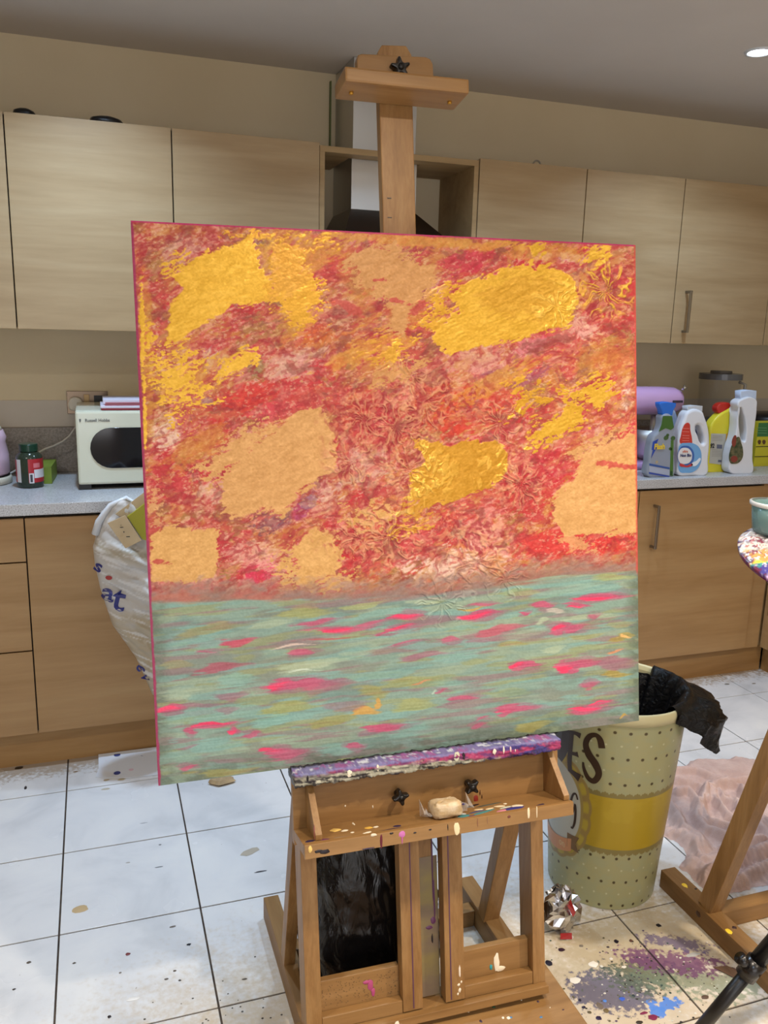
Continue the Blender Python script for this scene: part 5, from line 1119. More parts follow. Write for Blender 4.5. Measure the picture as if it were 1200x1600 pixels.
o = sp.build('floor_splatter'); tag(o, 'dried paint drops, crumbs and specks scattered over the floor tiles', 'paint splatter')
b = MB(); x, y = XY(0, [(1146, 1521)])[0]
b.add([(x-.035, y+.03, .002), (x-.01, y+.012, .014), (x+.03, y-.02, .006), (x+.022, y-.036, .002), (x-.012, y-.012, .003)], [(0, 1, 4), (1, 2, 3, 4)])
tag(b.build('dry_leaf', mat('brown_dry_leaf', S(96, 70, 50), .8), None), 'brown dry leaf scrap on the floor beside the black tripod leg', 'leaf')

# black tripod whose leg crosses the lower right corner
A_ = proj_plane(1200, 1482, 2, .25); B_ = proj_plane(1098, 1603, 2, .05); A_ = Vector(A_); B_ = Vector(B_); dv = (A_-B_).normalized()
hub = A_ + dv*0.85; t = thing('black_tripod', 'black metal tripod stand with one leg crossing the lower right corner', 'tripod', (hub.x, hub.y, 0))
foot = B_ - dv*(B_.z/dv.z)
MB().tube([foot + dv*.02, A_ - (A_-B_)*.25], .0135, 16).build('lower_leg', M['blk'], t, smooth=True)
MB().tube([A_ - (A_-B_)*.25, hub], .017, 16).build('upper_leg', M['blk'], t, smooth=True)
Kp = A_ - (A_-B_)*.25; MB().tube([Kp - dv*.022, Kp + dv*.022], .021, 18).build('leg_clamp', M['blk_knob'], t, smooth=True)
MB().tube([Kp + Vector((-.012, .0, .010)), Kp + Vector((-.030, .004, .030))], [.010, .013], 12).build('clamp_knob', M['blk_knob'], t, smooth=True)
MB().tube([foot, foot + dv*.03], [.014, .018], 14).build('rubber_foot', M['blk'], t, smooth=True)
out = Vector((hub.x-foot.x, hub.y-foot.y, 0))
for k in (1, 2):
    rot = Matrix.Rotation(k*2*PI/3, 3, 'Z'); f2_ = Vector((hub.x, hub.y, 0)) - rot @ out
    MB().tube([f2_ + Vector((0, 0, .012)), hub], .015, 14).build('leg', M['blk'], t, smooth=True)
MB().tube([hub - Vector((0, 0, .05)), hub + Vector((0, 0, .35))], .016, 16).build('centre_column', M['blk'], t, smooth=True)

# ================================================================ CARRIER BAG ON THE CUPBOARD HANDLE
def bag_prof(z):
    zl = [.26, .285, .42, .54, .66, .74, .79, .87, .90]; xl = [.165, .133, .086, .018, -.012, -.024, -.027, .000, .035]
    zr = [.26, .285, .42, .54, .66, .74, .79, .87, .90]; xr = [.22, .27, .33, .38, .40, .405, .405, .39, .36]
    return np.interp(z, zl, xl), np.interp(z, zr, xr), np.interp(z, [.26, .3, .45, .6, .8, .9], [.012, .035, .06, .075, .070, .04])
BAGY = -.715
def bag_noise(xx, z):
    return (fbm(xx*1000+z*300, z*1000, 90, 40, 800, -.6, 4)-.5)*.050 + (fbm(xx*1000, z*1000, 30, 90, 801, .7, 3)-.5)*.02
def bag_mesh():
    na, nz = 200, 150; a = np.linspace(-PI, PI, na, endpoint=False); z = np.linspace(.26, .885, nz); Z, A_ = np.meshgrid(z, a, indexing='ij')
    l, r, dp = bag_prof(Z); xc = (l+r)/2; hw = (r-l)/2
    cs, sn = np.cos(A_), np.sin(A_); x = xc + hw*np.sign(cs)*np.abs(cs)**.9; fr = sn < 0
    n = bag_noise(x, Z); y = BAGY + dp*np.sign(sn)*np.abs(sn)**.7 + np.where(fr, n, 0)*np.abs(sn)
    y = np.minimum(y, -.625)
    Z2 = Z + sstep(.8, .885, Z)*(.05*np.sin(A_*2+.6) + .02*np.sin(A_*5))
    c = np.zeros(Z.shape+(3,)) + np.array([186, 182, 178.])
    def L_(cc, k): nonlocal c; k = np.clip(k, 0, 1)[..., None]; c = c*(1-k)+np.array(cc, float)*k
    L_([168, 152, 124], sstep(.60, .54, Z + (fbm(x*1000, Z*1000, 60, 60, 803)-.5)*.1)*.8); L_([160, 146, 120], sstep(.74, .77, Z + x*.3-.02)*sstep(.83, .80, Z+x*.2)*.6)
    L_([222, 222, 224], sstep(.56, .64, fbm(x*1000+Z*500, Z*1000, 70, 14, 804, -.5, 3))*.6)
    return grid_mesh('bag_body', np.stack([x, y, Z2], -1), c, wrap=True)
bg = thing('carrier_bag', 'white carrier bag of rubbish hanging on the base cabinet door', 'bag', (.18, BAGY, .26))
M['bagplastic'] = attr_mat('thin_white_carrier_plastic', 0.3, 0.5); M['navy'] = mat('navy_bag_print', S(44, 48, 120), 0.4); M['redp'] = mat('red_bag_print', S(160, 60, 60), 0.4)
link_mesh('bag_body', bag_mesh(), M['bagplastic'], bg)
def bagwarp(x0, z0, ang=0):
    c, s = math.cos(ang), math.sin(ang)
    def f(co):
        x = x0 + co.x*c - co.y*s; z = z0 + co.x*s + co.y*c; l, r, dp = [float(q) for q in bag_prof(z)]
        k = min(abs((x-(l+r)/2)/((r-l)/2)), .999)**(1/.9); sn = math.sqrt(max(1-k*k, 0)); y = BAGY - dp*sn**.7 + float(bag_noise(np.array([x]), np.array([z]))[0])*sn
        return Vector((x, y-.002-co.z, z))
    return f
for s, px, py, sz, an in (('a', 169, 928, .088, -.2), ('t', 186, 936, .115, -.25), ('e', 222, 1050, .05, -1.1), ('v', 228, 1064, .045, -1.1), ('s', 154, 888, .06, -.4)):
    x, z = XZ(BAGY-.05, [(px, py)])[0]; text('lettering', s, sz, M['navy'], I4, bg, warp=bagwarp(x, z, an), bold=.0012)
x, z = XZ(BAGY-.05, [(170, 903)])[0]; wf = bagwarp(x, z); MB().add([tuple(wf(Vector((.010*math.cos(k*PI/6), .007*math.sin(k*PI/6), 0)))) for k in range(12)], [tuple(range(12))]).build('red_spot', M['redp'], bg)
hp = MB()
for (a0, a1, top_) in ((-.012, .20, .955), (.05, .22, .93)):
    hp.tube([(a0, -.72, .86), (a0+.02, -.70, .905), (a0+.07, -.67, top_-.01), (.19, -.632, .80+.04)], [.010, .009, .008, .006], 8)
M['handleplastic'] = mat('thin_white_bag_handle', S(206, 208, 212), 0.3)
for i, pth in enumerate(([(-.018, -.735, .835), (-.006, -.74, .875), (.03, -.745, .925), (.075, -.74, .945), (.13, -.72, .90), (.20, -.648, .79)], [(.33, -.72, .85), (.30, -.71, .90), (.25, -.68, .86), (.222, -.648, .79)])):
    MB().tube(pth, [.012, .011, .009, .008, .007, .005][:len(pth)], 8).build('bag_handle', M['handleplastic'], bg, smooth=True)
# rubbish poking out of the bag
def card(name, pxs, Y, th, m, label, cat, tilt=.0):
    pts = XZ(Y, pxs); cz = sum(p[1] for p in pts)/len(pts)
    o = MB().prism(pts, lambda a, b: (a, Y + (b-cz)*tilt, b), lambda a, b: (a, Y+th + (b-cz)*tilt, b)).build(name, m, None, .0006); return tag(o, label, cat, 'rubbish in the carrier bag')
M['card'] = noisy('beige_card', S(176, 152, 116), S(186, 162, 126), 12, .8)
o = card('cardboard_flap', [(168, 818), (196, 806), (221, 844), (196, 856)], -.795, .003, M['card'], 'beige card with small black marks leaning out of the carrier bag', 'cardboard', .15)
mk = MB()
o = card('olive_carton', [(199, 808), (240, 778), (248, 850), (222, 842)], -.778, .035, mat('olive_yellow_print', S(150, 142, 34), .5), 'olive yellow carton in the carrier bag beside the canvas edge', 'carton', .1)
o = card('brown_card_strip', [(180, 803), (228, 768), (250, 776), (246, 790), (196, 812)], -.760, .004, M['card'], 'long brown card strip sticking up out of the carrier bag', 'cardboard', .1)
for i, (a, b, w_, h_) in enumerate(((190, 824, .010, .002), (193.5, 831, .003, .004), (200, 838, .011, .002), (189, 820.5, .003, .001))):
    x, z = XZ(-.797, [(a, b)])[0]; mk.box(x-w_/2, x+w_/2, -.7985+(z-.86)*.15, -.7975+(z-.86)*.15, z-h_/2, z+h_/2)
fo = mk.build('printed_mark', M['blk'], bpy.data.objects['cardboard_flap']); fo['kind'] = 'stuff'

# ================================================================ LEFT END OF THE WORKTOP
WZ = 0.9102
M['pink'] = mat('pink_enamel', S(206, 176, 196), 0.22, coat=.3); M['creamp'] = mat('cream_plastic', S(206, 200, 184), 0.35)
kx, ky = -.385, -.20
t = thing('pink_kettle', 'pink kettle on the worktop, cut off by the left edge', 'kettle', (kx, ky, WZ))
MB().lathe((kx, ky, WZ), [(.080, 0), (.098, .002), (.098, .020), (.094, .026)], 40, capt=True).build('base', M['creamp'], t, smooth=True)
MB().lathe((kx, ky, WZ), [(.092, .0262), (.092, .030), (.090, .030)], 40, capt=True).build('seam', M['blk'], t)
MB().lathe((kx, ky, WZ), [(.088, .031), (.093, .04), (.092, .10), (.084, .145), (.088, .160), (.078, .185)], 40, capt=True).build('body', M['pink'], t, smooth=True)
MB().lathe((kx, ky, WZ), [(.076, .1855), (.070, .196), (.03, .207), (.005, .208)], 40, capt=True).build('lid', M['creamp'], t, smooth=True)
jx, jy = -.222, -.300
t = thing('supplement_jar', 'dark green jar with red and white label beside the kettle', 'jar', (jx, jy, WZ))
M['jar'] = mat('dark_green_translucent_plastic', S(50, 62, 50), 0.12, trans=.25); M['jarlid'] = mat('dark_green_lid', S(14, 52, 38), 0.3)
MB().lathe((jx, jy, WZ), [(.038, 0), (.0425, .004), (.0435, .020), (.0435, .095), (.040, .110), (.029, .120), (.027, .122)], 48, capt=True).build('body', M['jar'], t, smooth=True)
MB().lathe((jx, jy, WZ), [(.0275, .1225), (.0300, .1235), (.0300, .146), (.028, .148)], 40, capt=True).build('lid', M['jarlid'], t, .0005)
def jar_label(name, d0, d1, z0, z1, m, rr=.0439):
    vs = []; n = 14
    for z in (z0, z1):
        for k in range(n): a = math.radians(d0+(d1-d0)*k/(n-1)); vs.append((jx+rr*math.cos(a), jy+rr*math.sin(a), WZ+z))
    return MB().add(vs, [(k, k+1, n+k+1, n+k) for k in range(n-1)]).build(name, m, t)
LR, LW, LD, LP = mat('red_label', S(164, 36, 44), .35), mat('white_label', S(200, 200, 204), .35), mat('barcode', S(60, 60, 66), .4), mat('pink_print', S(200, 110, 116), .4)
jar_label('label', -92, 20, .020, .100, LR); jar_label('label_panel', -68, 15, .035, .064, LW, .0441); jar_label('label_panel', -70, -40, .070, .086, LP, .0441); jar_label('barcode_panel', -90, -70, .018, .052, LW, .0442); jar_label('barcode', -86, -76, .022, .048, LD, .0443)
jar_label('label', -176, -150, .020, .095, LR); jar_label('label_panel', -150, -125, .020, .098, LW, .0441)
gx = MB(); M['green'] = noisy('lime_green_carton', S(110, 130, 44), S(126, 146, 50), 8, .5)
o = MB().box(-.215, -.150, -.262, -.085, WZ, WZ+.060).build('tea_carton', M['green'], None, .001); o.rotation_euler = (0, 0, -.06); tag(o, 'small lime green carton lying behind the dark green jar', 'carton')

t = thing('microwave', 'cream microwave with oval dark window on the left worktop', 'microwave', (.16, -.23, WZ))
MX0, MX1, MY0, MY1, MZ0, MZ1 = -.0655, .385, -.405, -.055, .932, 1.176
M['cream'] = mat('cream_enamel', S(204, 204, 184), 0.25, coat=.2)
box('case', M['cream'], MX0, MX1, MY0+.03, MY1, MZ0, MZ1, t, .006); box('front_frame', M['cream'], MX0, MX1, MY0, MY0+.0298, MZ0-.004, MZ1, t, .008)
px = XZ(MY0, [(141, 700), (146, 680), (160, 669), (185, 668)]); zc_, hh_ = (px[3][1] + XZ(MY0, [(185, 731)])[0][1])/2, (px[3][1]-XZ(MY0, [(185, 731)])[0][1])/2
xl, xr = px[0][0], .27; lp = []
for k in range(13): a = PI/2 + PI*k/12; lp.append((xl+hh_+hh_*math.cos(a), zc_+hh_*math.sin(a)))
for k in range(13): a = -PI/2 + PI*k/12; lp.append((xr-hh_+hh_*math.cos(a), zc_+hh_*math.sin(a)))
shape('window', [lp], .004, .0012, mat('dark_oven_glass', S(16, 16, 22), 0.08, spec=.6), front(MY0-.001), t, spline=False)
for s, x, z, sz in (('Russell Hobbs', .004, 1.1455, .0145),): text('lettering', s, sz, mat('grey_print', S(96, 98, 96), .4), front(MY0-.0008) @ Matrix.Translation((x, z, 0)), t, sx=.95, bold=.0003)
shape('lettering', [[(-.0535, 1.151), (-.0475, 1.151), (-.0475, 1.147), (-.049, 1.141), (-.052, 1.141), (-.0535, 1.147)]], .0008, .0001, mat('grey_print', S(96, 98, 96), .4), front(MY0-.0008), t, spline=False)
for x, y in ((-.045, -.38), (.36, -.38), (-.045, -.09), (.36, -.09)): box('foot', M['blk'], x-.02, x+.02, y-.02, y+.02, WZ, MZ0-.0005, t)
box('underside', M['blk'], MX0+.008, MX1-.008, MY0+.032, MY1-.01, MZ0-.010, MZ0-.0002, t)
for z in (1.12, 1.05): MB().tube([(.325, MY0+.001, z), (.325, MY0-.018, z)], .020, 24).build('dial', M['cream'], t, smooth=False)
# letters and a notebook on the microwave
b = box('notebook', mat('red_cover', S(130, 40, 48), .5), .018, .26, -.375, -.18, MZ1+.0003, MZ1+.006, None, .001); tag(b, 'red-edged notebook lying under the letters on the microwave', 'notebook')
b = box('envelope', mat('lilac_white_paper', S(206, 198, 210), .6), .016, .255, -.372, -.185, MZ1+.0064, MZ1+.014, None, .001); tag(b, 'white padded envelope lying on the red notebook on the microwave', 'envelope')
b = box('letter', mat('white_letter', S(208, 202, 214), .6), .025, .25, -.33, -.15, MZ1+.0164, MZ1+.030, None, .001); tag(b, 'folded white letter with red stripe, topmost on the microwave', 'letter')
box('red_stripe', mat('red_stripe', S(160, 60, 76), .5), .032, .25, -.3312, -.3302, MZ1+.019, MZ1+.022, b)
b = box('leaflet', mat('red_leaflet', S(150, 60, 70), .5), .03, .25, -.36, -.17, MZ1+.0143, MZ1+.0162, None); tag(b, 'thin dark red leaflet between the envelope and the top letter', 'leaflet')
# socket, plug, flex
t = thing('double_socket', 'double wall socket with chrome plate above the microwave', 'socket', (-.027, -.003, 1.127))
box('plate', mat('bronze_chrome_plate', S(120, 104, 88), .3, .9), -.100, .046, -.008, -.0006, 1.127, 1.212, t, .0015)
box('insert', M['blk'], -.004, .038, -.0095, -.0082, 1.140, 1.196, t); box('switch', mat('brass_switch', S(150, 126, 90), .35, .8), -.040, -.020, -.012, -.0082, 1.165, 1.20, t, .001)
t = thing('plug', 'white plug pushed into the left half of the wall socket', 'plug', (-.068, -.03, 1.135))
shape('plug_body', [[(-.092, 1.148), (-.090, 1.182), (-.080, 1.190), (-.060, 1.190), (-.048, 1.180), (-.046, 1.150), (-.055, 1.142), (-.082, 1.142)]], .026, .005, mat('white_plug', S(208, 202, 188), .4), front(-.0222), t, smooth=True)
cb = MB(); cpts = XZ(-.10, [(118, 668), (108, 682), (98, 690), (84, 697), (70, 702), (52, 712), (38, 726), (28, 733), (20, 738)])
cb.tube([(-.069, -.03, 1.145), (-.07, -.05, 1.11)] + [(x, -.09, z) for x, z in cpts[:]] + [(-.31, -.11, WZ+.012)], .0034, 8)
tag(cb.build('white_flex', mat('white_flex', S(196, 190, 182), .4), None, smooth=True), 'white mains flex drooping from the socket behind the jar', 'cable')

# ================================================================ RIGHT END OF THE WORKTOP
def a5(pts): return [(960+x/5, 560+y/5) for x, y in pts]
def bottle(name, out, Y, depth, m, parent, holes=(), bevel=.012, spline=True):
    loops = [XZ(Y, a5(out))] + [XZ(Y, a5(h)) for h in holes]
    zmin = min(p[1] for p in loops[0]); dz = WZ - zmin if parent is not None and abs(WZ-zmin) < .04 else 0
    fr = front(Y+depth/2)
    return shape(name, loops, depth, bevel, m, fr, parent, smooth=True, spline=spline, warp=lambda c: Vector((c.x, max(c.y, WZ+.0003), c.z)))
def lab(name, out, Y, m, parent, spline=True, th=.0008): return shape(name, [XZ(Y, a5(out))], th, .0001, m, front(Y-.0006), parent, spline=spline)
def a5text(s, x, y, size, m, Y, parent, **k):
    X_, Z_ = XZ(Y, a5([(x, y)]))[0]; return text('lettering', s, size, m, front(Y-.0014) @ Matrix.Translation((X_, Z_, 0)), parent, **k)
def flat(name, c, r=.35): return mat(name, S(*c), r)
def ground(y_px_bottom, x_px=0): pass
# spray cleaner
Y = -.560; t = thing('spray_cleaner', 'clear cleaning spray refill with blue cap and green neck, nearest the canvas', 'bottle', (2.14, Y, WZ))
M['clearb'] = mat('clear_grey_plastic', S(168, 174, 186), 0.12, trans=.35)
bottle('body', [(268, 925), (270, 800), (285, 690), (310, 605), (345, 572), (368, 510), (378, 446), (452, 446), (466, 520), (482, 600), (474, 760), (462, 925), (380, 932)], Y, .045, M['clearb'], t, bevel=.010)
bottle('cap', [(356, 346), (420, 340), (486, 350), (483, 376), (462, 410), (455, 446), (376, 446), (372, 405), (357, 372)], Y+.006, .034, flat('blue_cap', (36, 104, 196), .25), t, bevel=.004, spline=False)
lab('neck_wrap', [(379, 450), (450, 450), (464, 540), (440, 560), (400, 545), (345, 572), (366, 520)], Y, flat('green_wrap', (62, 98, 40)), t, False)
lab('blue_band', [(272, 820), (430, 852), (430, 866), (272, 836)], Y, flat('blue_band', (50, 84, 150)), t, False)
lab('lower_label', [(272, 840), (430, 870), (428, 915), (270, 886)], Y, flat('silver_label', (160, 166, 184)), t, False)
lab('blue_base_band', [(269, 888), (428, 917), (428, 928), (269, 902)], Y, flat('blue_band', (56, 74, 150)), t, False)
lab('bamboo_stripe', [(440, 640), (462, 640), (456, 920), (432, 915)], Y, flat('bamboo_green', (74, 110, 48)), t, False)
for q in ([(385, 628), (405, 600), (422, 612), (412, 634)], [(405, 596), (418, 588), (426, 604)], [(440, 632), (455, 606), (474, 628)], [(424, 706), (440, 694), (446, 716)]): lab('leaf_print', q, Y, flat('leaf_green', (66, 92, 50)), t)
lab('bolt', [(300, 650), (345, 628), (318, 690), (335, 690), (285, 780), (300, 715), (290, 715)], Y-.0004, flat('bolt_blue', (40, 70, 160)), t, False)
a5text('Flash', 352, 690, .030, flat('yellow_letter', (222, 190, 60)), Y-.001, t, sx=.85, bold=.0012); a5text('o', 330, 806, .02, flat('lemon', (210, 170, 60)), Y, t)
lab('green_bamboo_foot', [(436, 880), (452, 880), (452, 915), (434, 915)], Y-.0004, flat('dark_green', (40, 70, 36)), t, False)
# translucent blue bottle behind
Y = -.452; t = thing('blue_gel_bottle', 'pale blue translucent bottle behind the spray cleaner', 'bottle', (2.22, Y, WZ))
bottle('body', [(400, 905), (405, 640), (400, 520), (430, 400), (470, 398), (500, 455), (532, 525), (524, 600), (508, 700), (504, 895), (450, 910)], Y, .05, mat('pale_blue_plastic', S(176, 192, 218), .2, trans=.2), t, bevel=.012)
lab('teal_liquid', [(410, 700), (503, 700), (499, 888), (414, 895)], Y, mat('teal_liquid', S(86, 150, 150), .3), t, False)
# detergent
Y = -.556; t = thing('detergent_bottle', 'white laundry detergent bottle with red and blue label and side handle', 'bottle', (2.30, Y, WZ))
M['wht'] = mat('white_hdpe', S(214, 214, 218), 0.3)
bottle('body', [(578, 416), (690, 414), (712, 460), (738, 545), (748, 650), (738, 790), (722, 915), (610, 920), (502, 908), (506, 800), (500, 690), (516, 570), (545, 480)], Y, .052, M['wht'], t, holes=([(642, 530), (668, 522), (692, 565), (708, 630), (700, 668), (682, 664), (660, 610)],), bevel=.011)
bottle('cap', [(572, 374), (632, 368), (691, 372), (690, 416), (573, 416)], Y+.012, .036, mat('white_cap', S(190, 192, 196), .35), t, bevel=.003, spline=False)
lab('red_label', [(556, 508), (582, 506), (592, 560), (606, 640), (604, 664), (514, 662), (520, 600), (535, 540)], Y, flat('red_print', (196, 56, 44)), t)
lab('blue_label', [(514, 672), (560, 660), (620, 666), (664, 700), (680, 770), (664, 840), (620, 884), (560, 894), (508, 882), (506, 780)], Y-.0004, flat('blue_print', (110, 160, 206)), t)
lab('blue_ring', [(512, 700), (560, 682), (606, 708), (622, 765), (604, 820), (560, 838), (510, 826)], Y-.0008, flat('deep_blue_print', (60, 96, 164)), t)
lab('white_disc', [(510, 716), (556, 698), (594, 720), (606, 765), (592, 806), (556, 824), (509, 812)], Y-.0012, flat('white_print', (216, 214, 214)), t)
a5text('Non Bio', 556, 758, .0165, flat('navy_letter', (40, 52, 100)), Y-.0016, t, sx=.95, bold=.0006); a5text('ultra', 552, 726, .014, flat('orange_letter', (206, 110, 80)), Y-.0016, t, bold=.0003)
lab('red_swoosh', [(510, 824), (560, 838), (612, 828), (590, 846), (540, 848), (510, 838)], Y-.0012, flat('red_print', (190, 60, 60)), t); lab('white_swoosh', [(600, 830), (640, 800), (672, 780), (660, 812), (624, 842)], Y-.0012, flat('white_print', (220, 224, 230)), t)
for yy in (545, 570, 600, 620, 640): lab('label_line', [(530, yy), (584, yy+2), (584, yy+6), (530, yy+4)], Y-.0006, flat('pale_red', (220, 130, 120)), t, False)
# navy oval bottle visible through the handle
Y2 = -.375; t = thing('navy_label_bottle', 'bottle with navy oval label seen through the detergent handle', 'bottle', (2.345, Y2, WZ))
bottle('body', [(610, 860), (610, 540), (650, 500), (700, 500), (740, 540), (740, 860)], Y2, .04, M['wht'], t, bevel=.008)
lab('navy_label', [(645, 520), (690, 515), (722, 600), (720, 680), (690, 690), (655, 640)], Y2, flat('navy_print', (36, 40, 90)), t); a5text('S', 684, 606, .03, flat('white_print', (216, 214, 214)), Y2-.001, t)
# yellow bleach bottle
Y = -.495; t = thing('bleach_bottle', 'yellow angled-neck cleaner bottle with red cap', 'bottle', (2.45, Y, WZ))
bottle('body', [(832, 432), (880, 405), (921, 392), (926, 480), (925, 580), (912, 760), (900, 860), (886, 905), (800, 912), (728, 898), (726, 860), (744, 620), (752, 540), (776, 490), (800, 462)], Y, .045, mat('yellow_plastic', S(214, 200, 50), .3), t, bevel=.010)
bottle('cap', [(806, 384), (826, 358), (862, 346), (905, 350), (922, 372), (918, 394), (870, 408), (830, 432), (812, 422)], Y+.008, .036, flat('red_cap', (186, 44, 32), .3), t, bevel=.005)
lab('orange_panel', [(872, 586), (920, 580), (902, 835), (850, 832)], Y, flat('orange_translucent', (214, 160, 40)), t, False)
lab('back_label', [(756, 586), (872, 590), (852, 832), (740, 818)], Y-.0004, flat('grey_label', (176, 172, 160)), t, False)
for i, yy in enumerate((604, 616, 628, 640, 712, 724, 736, 748, 760)): lab('label_line', [(766-i, yy), (846-i, yy+2), (846-i, yy+5), (766-i, yy+3)], Y-.0008, flat('label_grey_text', (140, 136, 130)), t, False)
a5text('92', 764, 684, .026, flat('black_letter', (40, 40, 44)), Y-.0012, t, sx=.8, bold=.001); lab('grey_block', [(800, 672), (842, 674), (840, 706), (798, 704)], Y-.0008, flat('grey_block', (96, 96, 110)), t, False); lab('small_block', [(810, 792), (836, 794), (834, 812), (808, 810)], Y-.0008, flat('grey_block', (96, 96, 110)), t, False)
# tall white bottle
Y = -.548; t = thing('fabric_softener_bottle', 'tall white bottle with moulded handle and dark green label', 'bottle', (2.56, Y, WZ))
bottle('body', [(986, 326), (1110, 322), (1116, 390), (1104, 500), (1088, 640), (1082, 780), (1078, 898), (985, 908), (904, 886), (902, 800), (918, 700), (944, 620), (958, 540), (962, 460), (972, 400), (966, 350)], Y, .050, M['wht'], t, holes=([(985, 385), (1012, 430), (1030, 510), (1030, 610), (1018, 652), (998, 640), (980, 560), (976, 460)],), bevel=.0055)
bottle('cap', [(986, 254), (1050, 246), (1114, 252), (1110, 324), (986, 326)], Y+.012, .036, mat('frosted_blue_white_cap', S(190, 202, 222), .3), t, bevel=.004, spline=False)
lab('dark_green_label', [(908, 700), (940, 640), (966, 612), (990, 660), (1004, 720), (1000, 775), (970, 815), (930, 824), (904, 815)], Y, noisy('dark_botanical_label', S(44, 60, 34), S(110, 100, 70), 60, .4), t)
for q in ([(925, 620), (945, 600), (950, 640), (935, 690), (920, 680)], [(915, 770), (960, 775), (955, 800), (915, 805)]): lab('label_detail', q, Y-.0005, flat('brown_red_print', (130, 56, 44)), t)
# boxes and bags behind
t = thing('leafy_packet', 'green leaf-patterned packet between the yellow and the tall white bottle', 'packet', (2.53, -.42, WZ))
bottle('body', [(930, 860), (926, 600), (928, 420), (968, 398), (1000, 420), (1010, 860)], -.425, .03, noisy('leaf_pattern', S(60, 84, 34), S(140, 150, 60), 45, .5, lo=.45, hi=.55), t, bevel=.004)
Y = -.400; t = thing('food_carton', 'green and yellow carton behind the tall white bottle, at the right edge', 'carton', (2.83, Y, WZ))
c1 = XZ(Y, a5([(1086, 842), (1196, 830), (1212, 500), (1098, 500)]))
x0_, x1_ = c1[0][0], c1[0][0]+.155; zt_ = c1[3][1]
box('carton_body', flat('yellow_carton', (196, 184, 44), .5), x0_, x1_, Y, Y+.06, WZ, zt_, t, .001)
zb_ = XZ(Y, a5([(1098, 612)]))[0][1]; box('green_panel', flat('green_carton', (56, 110, 60), .5), x0_, x1_, Y-.0012, Y-.0002, zb_, zt_-.002, t)
for yy in (690, 768): zz = XZ(Y, a5([(1098, yy)]))[0][1]; box('black_line', M['blk'], x0_, x1_, Y-.0012, Y-.0002, zz-.0015, zz+.0015, t)
for xx in (1132, 1168): lab('seed_print', [(xx-12, 645), (xx, 636), (xx+12, 645), (xx+10, 662), (xx, 672), (xx-10, 662)], Y-.0004, flat('brown_seed', (90, 60, 30)), t)
for yy in (540, 560, 580): lab('label_line', [(1110, yy), (1190, yy+2), (1190, yy+6), (1110, yy+4)], Y-.0014, flat('pale_green', (110, 156, 110)), t, False)
t = thing('black_pan', 'black pan with dark lid behind the cartons at the right edge', 'pan', (2.98, -.20, WZ))
px_ = XZ(-.2, a5([(1110, 420), (1115, 495)])); zt2, zb2 = px_[0][1], px_[1][1]
MB().lathe((3.02, -.20, 0), [(.10, WZ), (.11, WZ+.01), (.115, zb2)], 40).build('pan_body', M['blk'], t, smooth=True)
MB().lathe((3.02, -.20, 0), [(.127, zb2+.001), (.130, zb2+.006), (.128, zt2-.02), (.10, zt2-.004), (.02, zt2+.004)], 40, capt=True).build('pan_lid', mat('dark_pan_lid', S(34, 30, 28), .35), t, smooth=True)
t = MB().box(2.775, 2.86, -.545, -.50, WZ, WZ+.010).build('purple_cloth', noisy('lilac_cloth', S(140, 130, 190), S(80, 70, 130), 60, .8), None, .004); tag(t, 'folded lilac cloth on the worktop at the right edge', 'cloth')

# blender jug
by = -.20; jl, jr = XZ(by, a5([(684, 300), (942, 300)])); bx = (jl[0]+jr[0])/2; br_ = (jr[0]-jl[0])/2
zL = XZ(by, a5([(800, 165)]))[0][1]; zLt = XZ(by, a5([(800, 118)]))[0][1]; zK = XZ(by, a5([(800, 96)]))[0][1]; zJ = XZ(by, a5([(740, 465)]))[0][1]
t = thing('blender', 'countertop blender with clear square-shouldered jug behind the bottles', 'blender', (bx, by, WZ))
M['jug'] = mat('clear_jug_plastic', S(128, 118, 108), 0.10, alpha=.12)
lat = MB(); lat.lathe((bx, by, 0), [(br_*.72, zJ), (br_*.95, zJ+.05), (br_, zL)], 48, capb=False); lat.lathe((bx, by, 0), [(br_-.004, zL), (br_*.95-.004, zJ+.05), (br_*.72-.004, zJ+.003)], 48, capb=False); lat.build('jug', M['jug'], t, smooth=True)
MB().lathe((bx, by, 0), [(br_*.9, zL+.0005), (br_*1.02, zL+.001), (br_*1.02, zLt), (br_*.52, zLt+.003), (br_*.5, zK), (.002, zK)], 48, capb=True, capt=True).build('lid', mat('smoky_lid', S(104, 100, 98), .25, trans=.25), t, smooth=False)
MB().lathe((bx, by, 0), [(br_*.95, WZ), (br_*1.0, WZ+.02), (br_*.86, zJ-.03), (br_*.74, zJ-.001)], 48, capt=True).build('motor_base', mat('dark_grey_base', S(66, 60, 62), .35), t, smooth=True)
MB().tube([(bx-.02, by-br_*.86, zJ-.012), (bx-.02, by-br_*1.05, zJ-.010)], .012, 20).build('chrome_knob', mat('chrome', S(210, 210, 210), .12, 1.0), t, smooth=True)
MB().lathe((bx, by, 0), [(br_*.935, zJ-.065), (br_*.925, zJ-.058)], 48, capb=False).build('lilac_trim', mat('lilac_trim', S(150, 140, 180), .4), t)
hm = MB(); hm.tube([(bx+br_*.96, by-.02, zL-.01), (bx+br_*1.25, by-.03, zL-.02), (bx+br_*1.25, by-.03, zJ+.05), (bx+br_*.9, by-.02, zJ+.04)], .007, 10); hm.build('jug_handle', mat('clear_handle_plastic', S(190, 186, 184), .15, trans=.5), t, smooth=True)
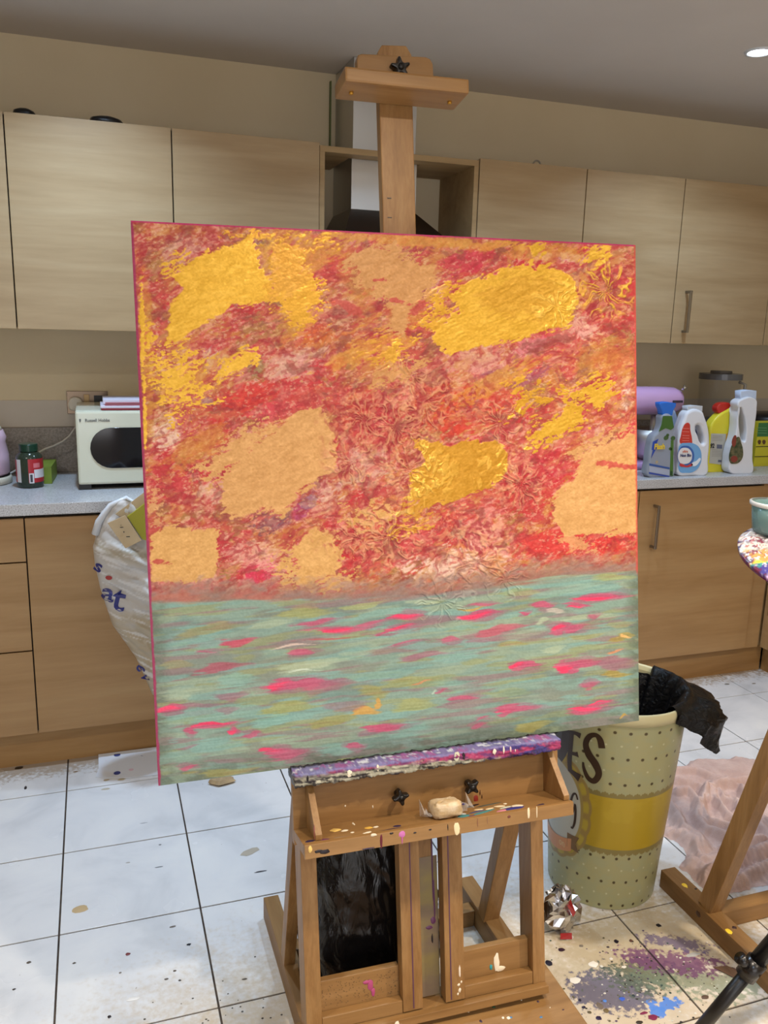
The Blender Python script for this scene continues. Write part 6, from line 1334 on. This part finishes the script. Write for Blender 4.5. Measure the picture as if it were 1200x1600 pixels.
# stand mixer
my = -.30; t = thing('stand_mixer', 'pink stand mixer beside the right edge of the canvas', 'mixer', (2.25, my, WZ))
(hx1, _), = XZ(my, a5([(512, 330)])); zt3 = XZ(my, a5([(300, 218)]))[0][1]; zb3 = XZ(my, a5([(300, 440)]))[0][1]; zc3 = (zt3+zb3)/2; rz = (zt3-zb3)/2
M['mixpink'] = mat('glossy_lilac_pink_enamel', S(206, 164, 206), 0.18, coat=.5)
vs = []; fs = []; na = 36; prof = [(hx1-.40, .02), (hx1-.395, .6), (hx1-.36, .92), (hx1-.25, 1.0), (hx1-.12, 1.0), (hx1-.05, .96), (hx1-.018, .80), (hx1-.004, .5), (hx1, .05)]
for x, r in prof:
    for k in range(na):
        a = 2*PI*k/na; cz_ = math.sin(a); vs.append((x, my+.062*r*math.cos(a), zc3 + rz*r*np.sign(cz_)*abs(cz_)**.8))
for i in range(len(prof)-1):
    for k in range(na): fs.append((i*na+k, i*na+(k+1) % na, (i+1)*na+(k+1) % na, (i+1)*na+k))
MB().add(vs, fs + [tuple(range(na))[::-1], tuple((len(prof)-1)*na+k for k in range(na))]).build('head', M['mixpink'], t, smooth=True)
MB().tube([(hx1-.03, my-.045, zt3-.012), (hx1-.022, my-.055, zt3+.004)], [.004, .010], 16).build('chrome_knob', mat('chrome', S(200, 200, 200), .12, 1.0), t, smooth=True)
box('dark_badge', mat('dark_badge', S(70, 56, 70), .3), hx1-.085, hx1-.035, my-.0645, my-.060, zc3-.004, zc3+.006, t)
MB().beam((hx1-.34, my, WZ+.03), (hx1-.33, my, zc3), .08, .09, (1, 0, 0)).build('column', M['mixpink'], t, .015)
box('base', M['mixpink'], hx1-.40, hx1-.07, my-.085, my+.085, WZ, WZ+.030, t, .012)
MB().lathe((hx1-.13, my, 0), [(.045, WZ+.031), (.075, WZ+.06), (.095, WZ+.12), (.098, WZ+.165), (.095, WZ+.165), (.07, WZ+.06)], 48).build('bowl', M['steel'], t, smooth=True)
MB().tube([(hx1-.13, my, zb3+.002), (hx1-.13, my, WZ+.10)], .012, 14).build('beater_shaft', M['steel'], t, smooth=True)
